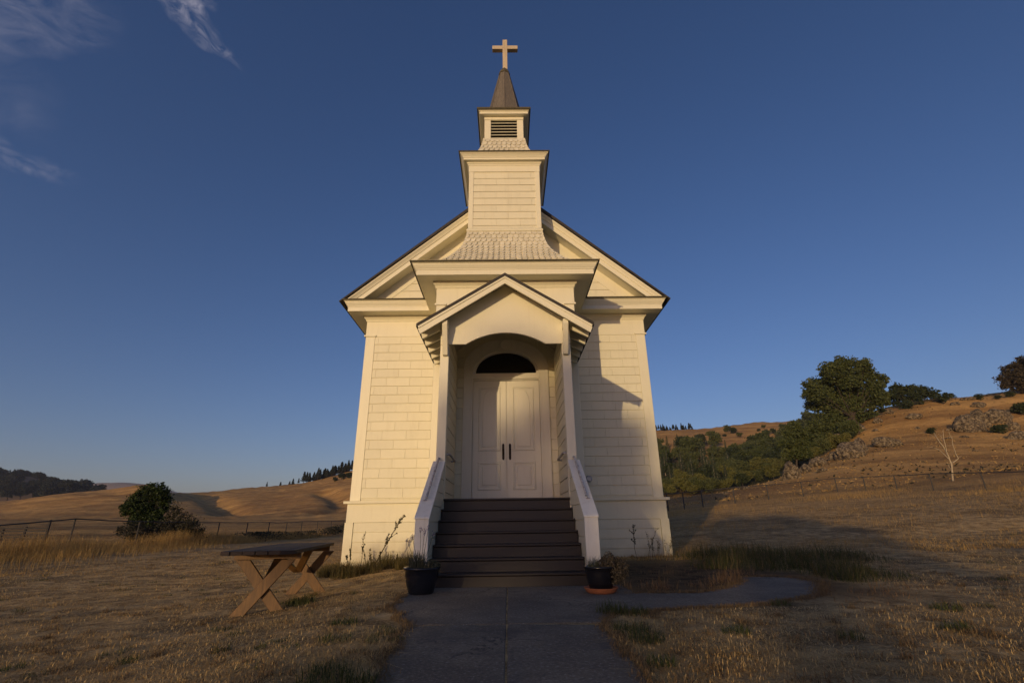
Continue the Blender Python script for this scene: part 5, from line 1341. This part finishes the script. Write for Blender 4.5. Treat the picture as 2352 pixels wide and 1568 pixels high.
# rough meadow: taller dry grass from the back of the lawn to beyond the fences
X, Y = scatter(240000, 12, 62, 2.2, 1.25); keep = .25 + .75 * patch(X, Y, .45)
lawnL = (X < -4) & (X > -16) & (Y < 40)
keep = keep * np.where(lawnL, .55, 1.0); X, Y = thin(X, Y, keep)
h_ = np.where((X < -4) & (X > -15.5) & (Y < 45), .06, .075) * (.5 + .9 * patch(X, Y, .8)); h_ = h_ * rng.uniform(.6, 1.3, len(X))
o = np_mesh('meadow_grass', *blades(pts3(X, Y, -.01), h_, .9, .009), F_TALL); tag(o, 'rough dry meadow grass behind the lawn', 'grass', kind='stuff')
# tall pale oat grass along the left fence
n = 46000; Y = rng.uniform(10, 44, n); X = -16.9 + np.abs(rng.normal(0, .9, n)) * np.where(rng.uniform(0, 1, n) < .75, 1, -1.4) + np.where(Y < 24, rng.uniform(0, 1, n) ** 2 * 3.2, 0)
keep = .15 + .85 * patch(X, Y, .9); X, Y = thin(X, Y, keep); h_ = .30 + .42 * patch(X, Y * .6, .55); h_ = h_ * rng.uniform(.6, 1.25, len(X)) * np.where(np.abs(X + 16.9) < 1.2, 1, .6)
o = np_mesh('tall_oat_grass', *blades(pts3(X, Y, -.02), h_, .32, .009), F_TALL); tag(o, 'tall pale dry grass along the left wire fence', 'grass', kind='stuff')
n = 48000; Y = rng.uniform(18, 44, n); X = rng.uniform(8, 42, n); keep = (patch(X, Y, .33) ** 2.2); X, Y = thin(X, Y, keep); h_ = rng.uniform(.10, .34, len(X))
o = np_mesh('tall_hillside_grass', *blades(pts3(X, Y, -.02), h_, .35, .009), F_TALL); tag(o, 'tall pale dry grass on the right hillside near the fence', 'grass', kind='stuff')
X, Y = scatter(60000, 44, 170, 1.2, 1.25); m = X > Y * .2; X, Y = X[m], Y[m]; X, Y = thin(X, Y, patch(X, Y, .25) ** 1.5)
o = np_mesh('hillside_grass_clumps', *leaves(pts3(X, Y, .03), .30, .35, 0), F_TALL); tag(o, 'coarse dry grass clumps over the right hillside', 'grass', kind='stuff')
X, Y = scatter(9000, 44, 150, 1.2, 1.25); m = X > Y * .2; X, Y = X[m], Y[m]; X, Y = thin(X, Y, patch(X + 30, Y, .12) ** 2)
o = np_mesh('hillside_scrub', *leaves(pts3(X, Y, .06), .38, .5, 0), F_BRAMBLE); tag(o, 'low brown scrub dotted over the right hillside', 'scrub', kind='stuff')
# dark low weeds at the foot of the left fence farther back
n = 9000; Y = rng.uniform(33, 52, n); X = -16.6 + rng.normal(0, .5, n); X, Y = thin(X, Y, patch(X, Y, .7)); 
o = np_mesh('fence_weeds', *leaves(pts3(X, Y, rng.uniform(.02, .55, len(X)) * 1.0), .12), F_BRAMBLE); tag(o, 'dark dry weeds at the far end of the left fence', 'weeds', kind='stuff')
# long green grass right of the church
G = []; GB = []
for x, y, r, k, h in [(4.75, 11.0, .65, 900, .34), (5.5, 10.8, .8, 1200, .36), (6.5, 10.9, .8, 1100, .36), (4.6, 9.6, .45, 600, .28), (5.35, 9.4, .5, 700, .30), (7.0, 10.6, .5, 380, .26), (3.9, 10.0, .35, 350, .25),
                      (5.1, 8.35, .45, 800, .24), (5.5, 8.7, .45, 700, .30), (4.95, 7.75, .30, 420, .20), (5.6, 7.9, .35, 400, .22), (4.6, 12.4, .6, 600, .40), (5.6, 12.3, .9, 800, .40), (7.4, 11.6, .5, 250, .26)]:
    k2 = int(k * 1.35); X1 = x + rng.normal(0, r * .62, k2); Y1 = y + rng.normal(0, r * .62, k2); m = ~on_path(X1, Y1) & (rng.uniform(0, 1, k2) < .35 + .65 * patch(X1, Y1, 2.2)); X1, Y1 = X1[m], Y1[m]
    hh = h * .92 * np.exp(-((X1 - x) ** 2 + (Y1 - y) ** 2) / (r * r) * .5) * rng.uniform(.45, 1.25, len(X1)); g2 = rng.uniform(0, 1, len(X1)) < .72
    G.append(blades(pts3(X1[g2], Y1[g2], -.01), hh[g2], .6, .008)); GB.append(blades(pts3(X1[~g2], Y1[~g2], -.01), hh[~g2] * 1.15, .55, .007))
o = np_mesh('long_green_grass', *join(*G), F_GREEN); tag(o, 'long dull green grass growing right of the church', 'grass', kind='stuff')
D = []
for x, y, r, k, h in [(2.05, 7.25, .28, 420, .17), (3.15, 7.75, .28, 420, .19), (3.45, 8.2, .22, 320, .20), (2.65, 7.35, .22, 240, .13), (1.55, 7.3, .18, 200, .15), (3.9, 8.85, .2, 200, .14), (1.75, 8.6, .2, 120, .1), (2.6, 9.2, .3, 160, .1), (5.0, 6.9, .3, 260, .1), (4.4, 6.4, .3, 260, .09)]:
    X1, Y1 = disc(x, y, r, k); D.append(blades(pts3(X1, Y1, -.01)[::3], h * .75, .75, .006))
X, Y = scatter(26000, 5.6, 13.3, 1.5, 1.0); m = (X > .95) & (X < 6); X, Y = X[m], Y[m]; X, Y = thin(X, Y, .4 * patch(X, Y, 2.0)); D.append(blades(pts3(X, Y, -.004), .035, .9, .007))
o = np_mesh('dry_bed_grass', *join(*D), foliage('rusty_tuft_blades', (.10, .055, .026), (.19, .11, .05), (.34, .22, .11), .7, .3)); tag(o, 'small dry orange brown tufts on the soil bed beside the right pot', 'grass', kind='stuff')
o = np_mesh('dry_stalks', *join(*GB), foliage('faded_grass_stalks', (.07, .055, .025), (.14, .105, .048), (.25, .18, .08))); tag(o, 'faded brown stalks mixed into the long green grass', 'grass', kind='stuff')
# green and straw weeds at the foot of the left wall
Wd = []
for i in range(26):
    x = random.uniform(-4.3, -1.5); y = random.uniform(10.9, 13.1) - (abs(x) - 1.5) * .1; r = random.uniform(.12, .3); k = int(random.uniform(120, 260)); X1, Y1 = disc(x, y, r, k); Wd.append(blades(pts3(X1, Y1, -.01), random.uniform(.12, .30), .5, .009))
o = np_mesh('wall_weeds', *join(*Wd), foliage('mixed_weed_blades', (.05, .045, .015), (.10, .085, .028), (.24, .17, .065), .7, .3)); tag(o, 'mixed green and straw weeds at the foot of the left wall', 'weeds', kind='stuff')
bs = MB(); pbs = atZ(160, 1402, -.1)

# ---------------------------------------------------------------- air
hz = MB(); hz.box(-3400, 3400, -700, 4200, -62, 160)
ho = hz.build('haze', None); tag(ho, 'thin warm blue evening haze', None, kind='stuff')
hm_ = bpy.data.materials.new('haze'); hm_.use_nodes = True; ht = NT(hm_.node_tree); ht.n.clear()
pv = ht.new('ShaderNodeVolumePrincipled', {'Color': (.80, .86, 1.0, 1), 'Density': .00013, 'Anisotropy': .2})
ht.l.new(pv.outputs[0], ht.new('ShaderNodeOutputMaterial').inputs['Volume']); ho.data.materials.append(hm_)
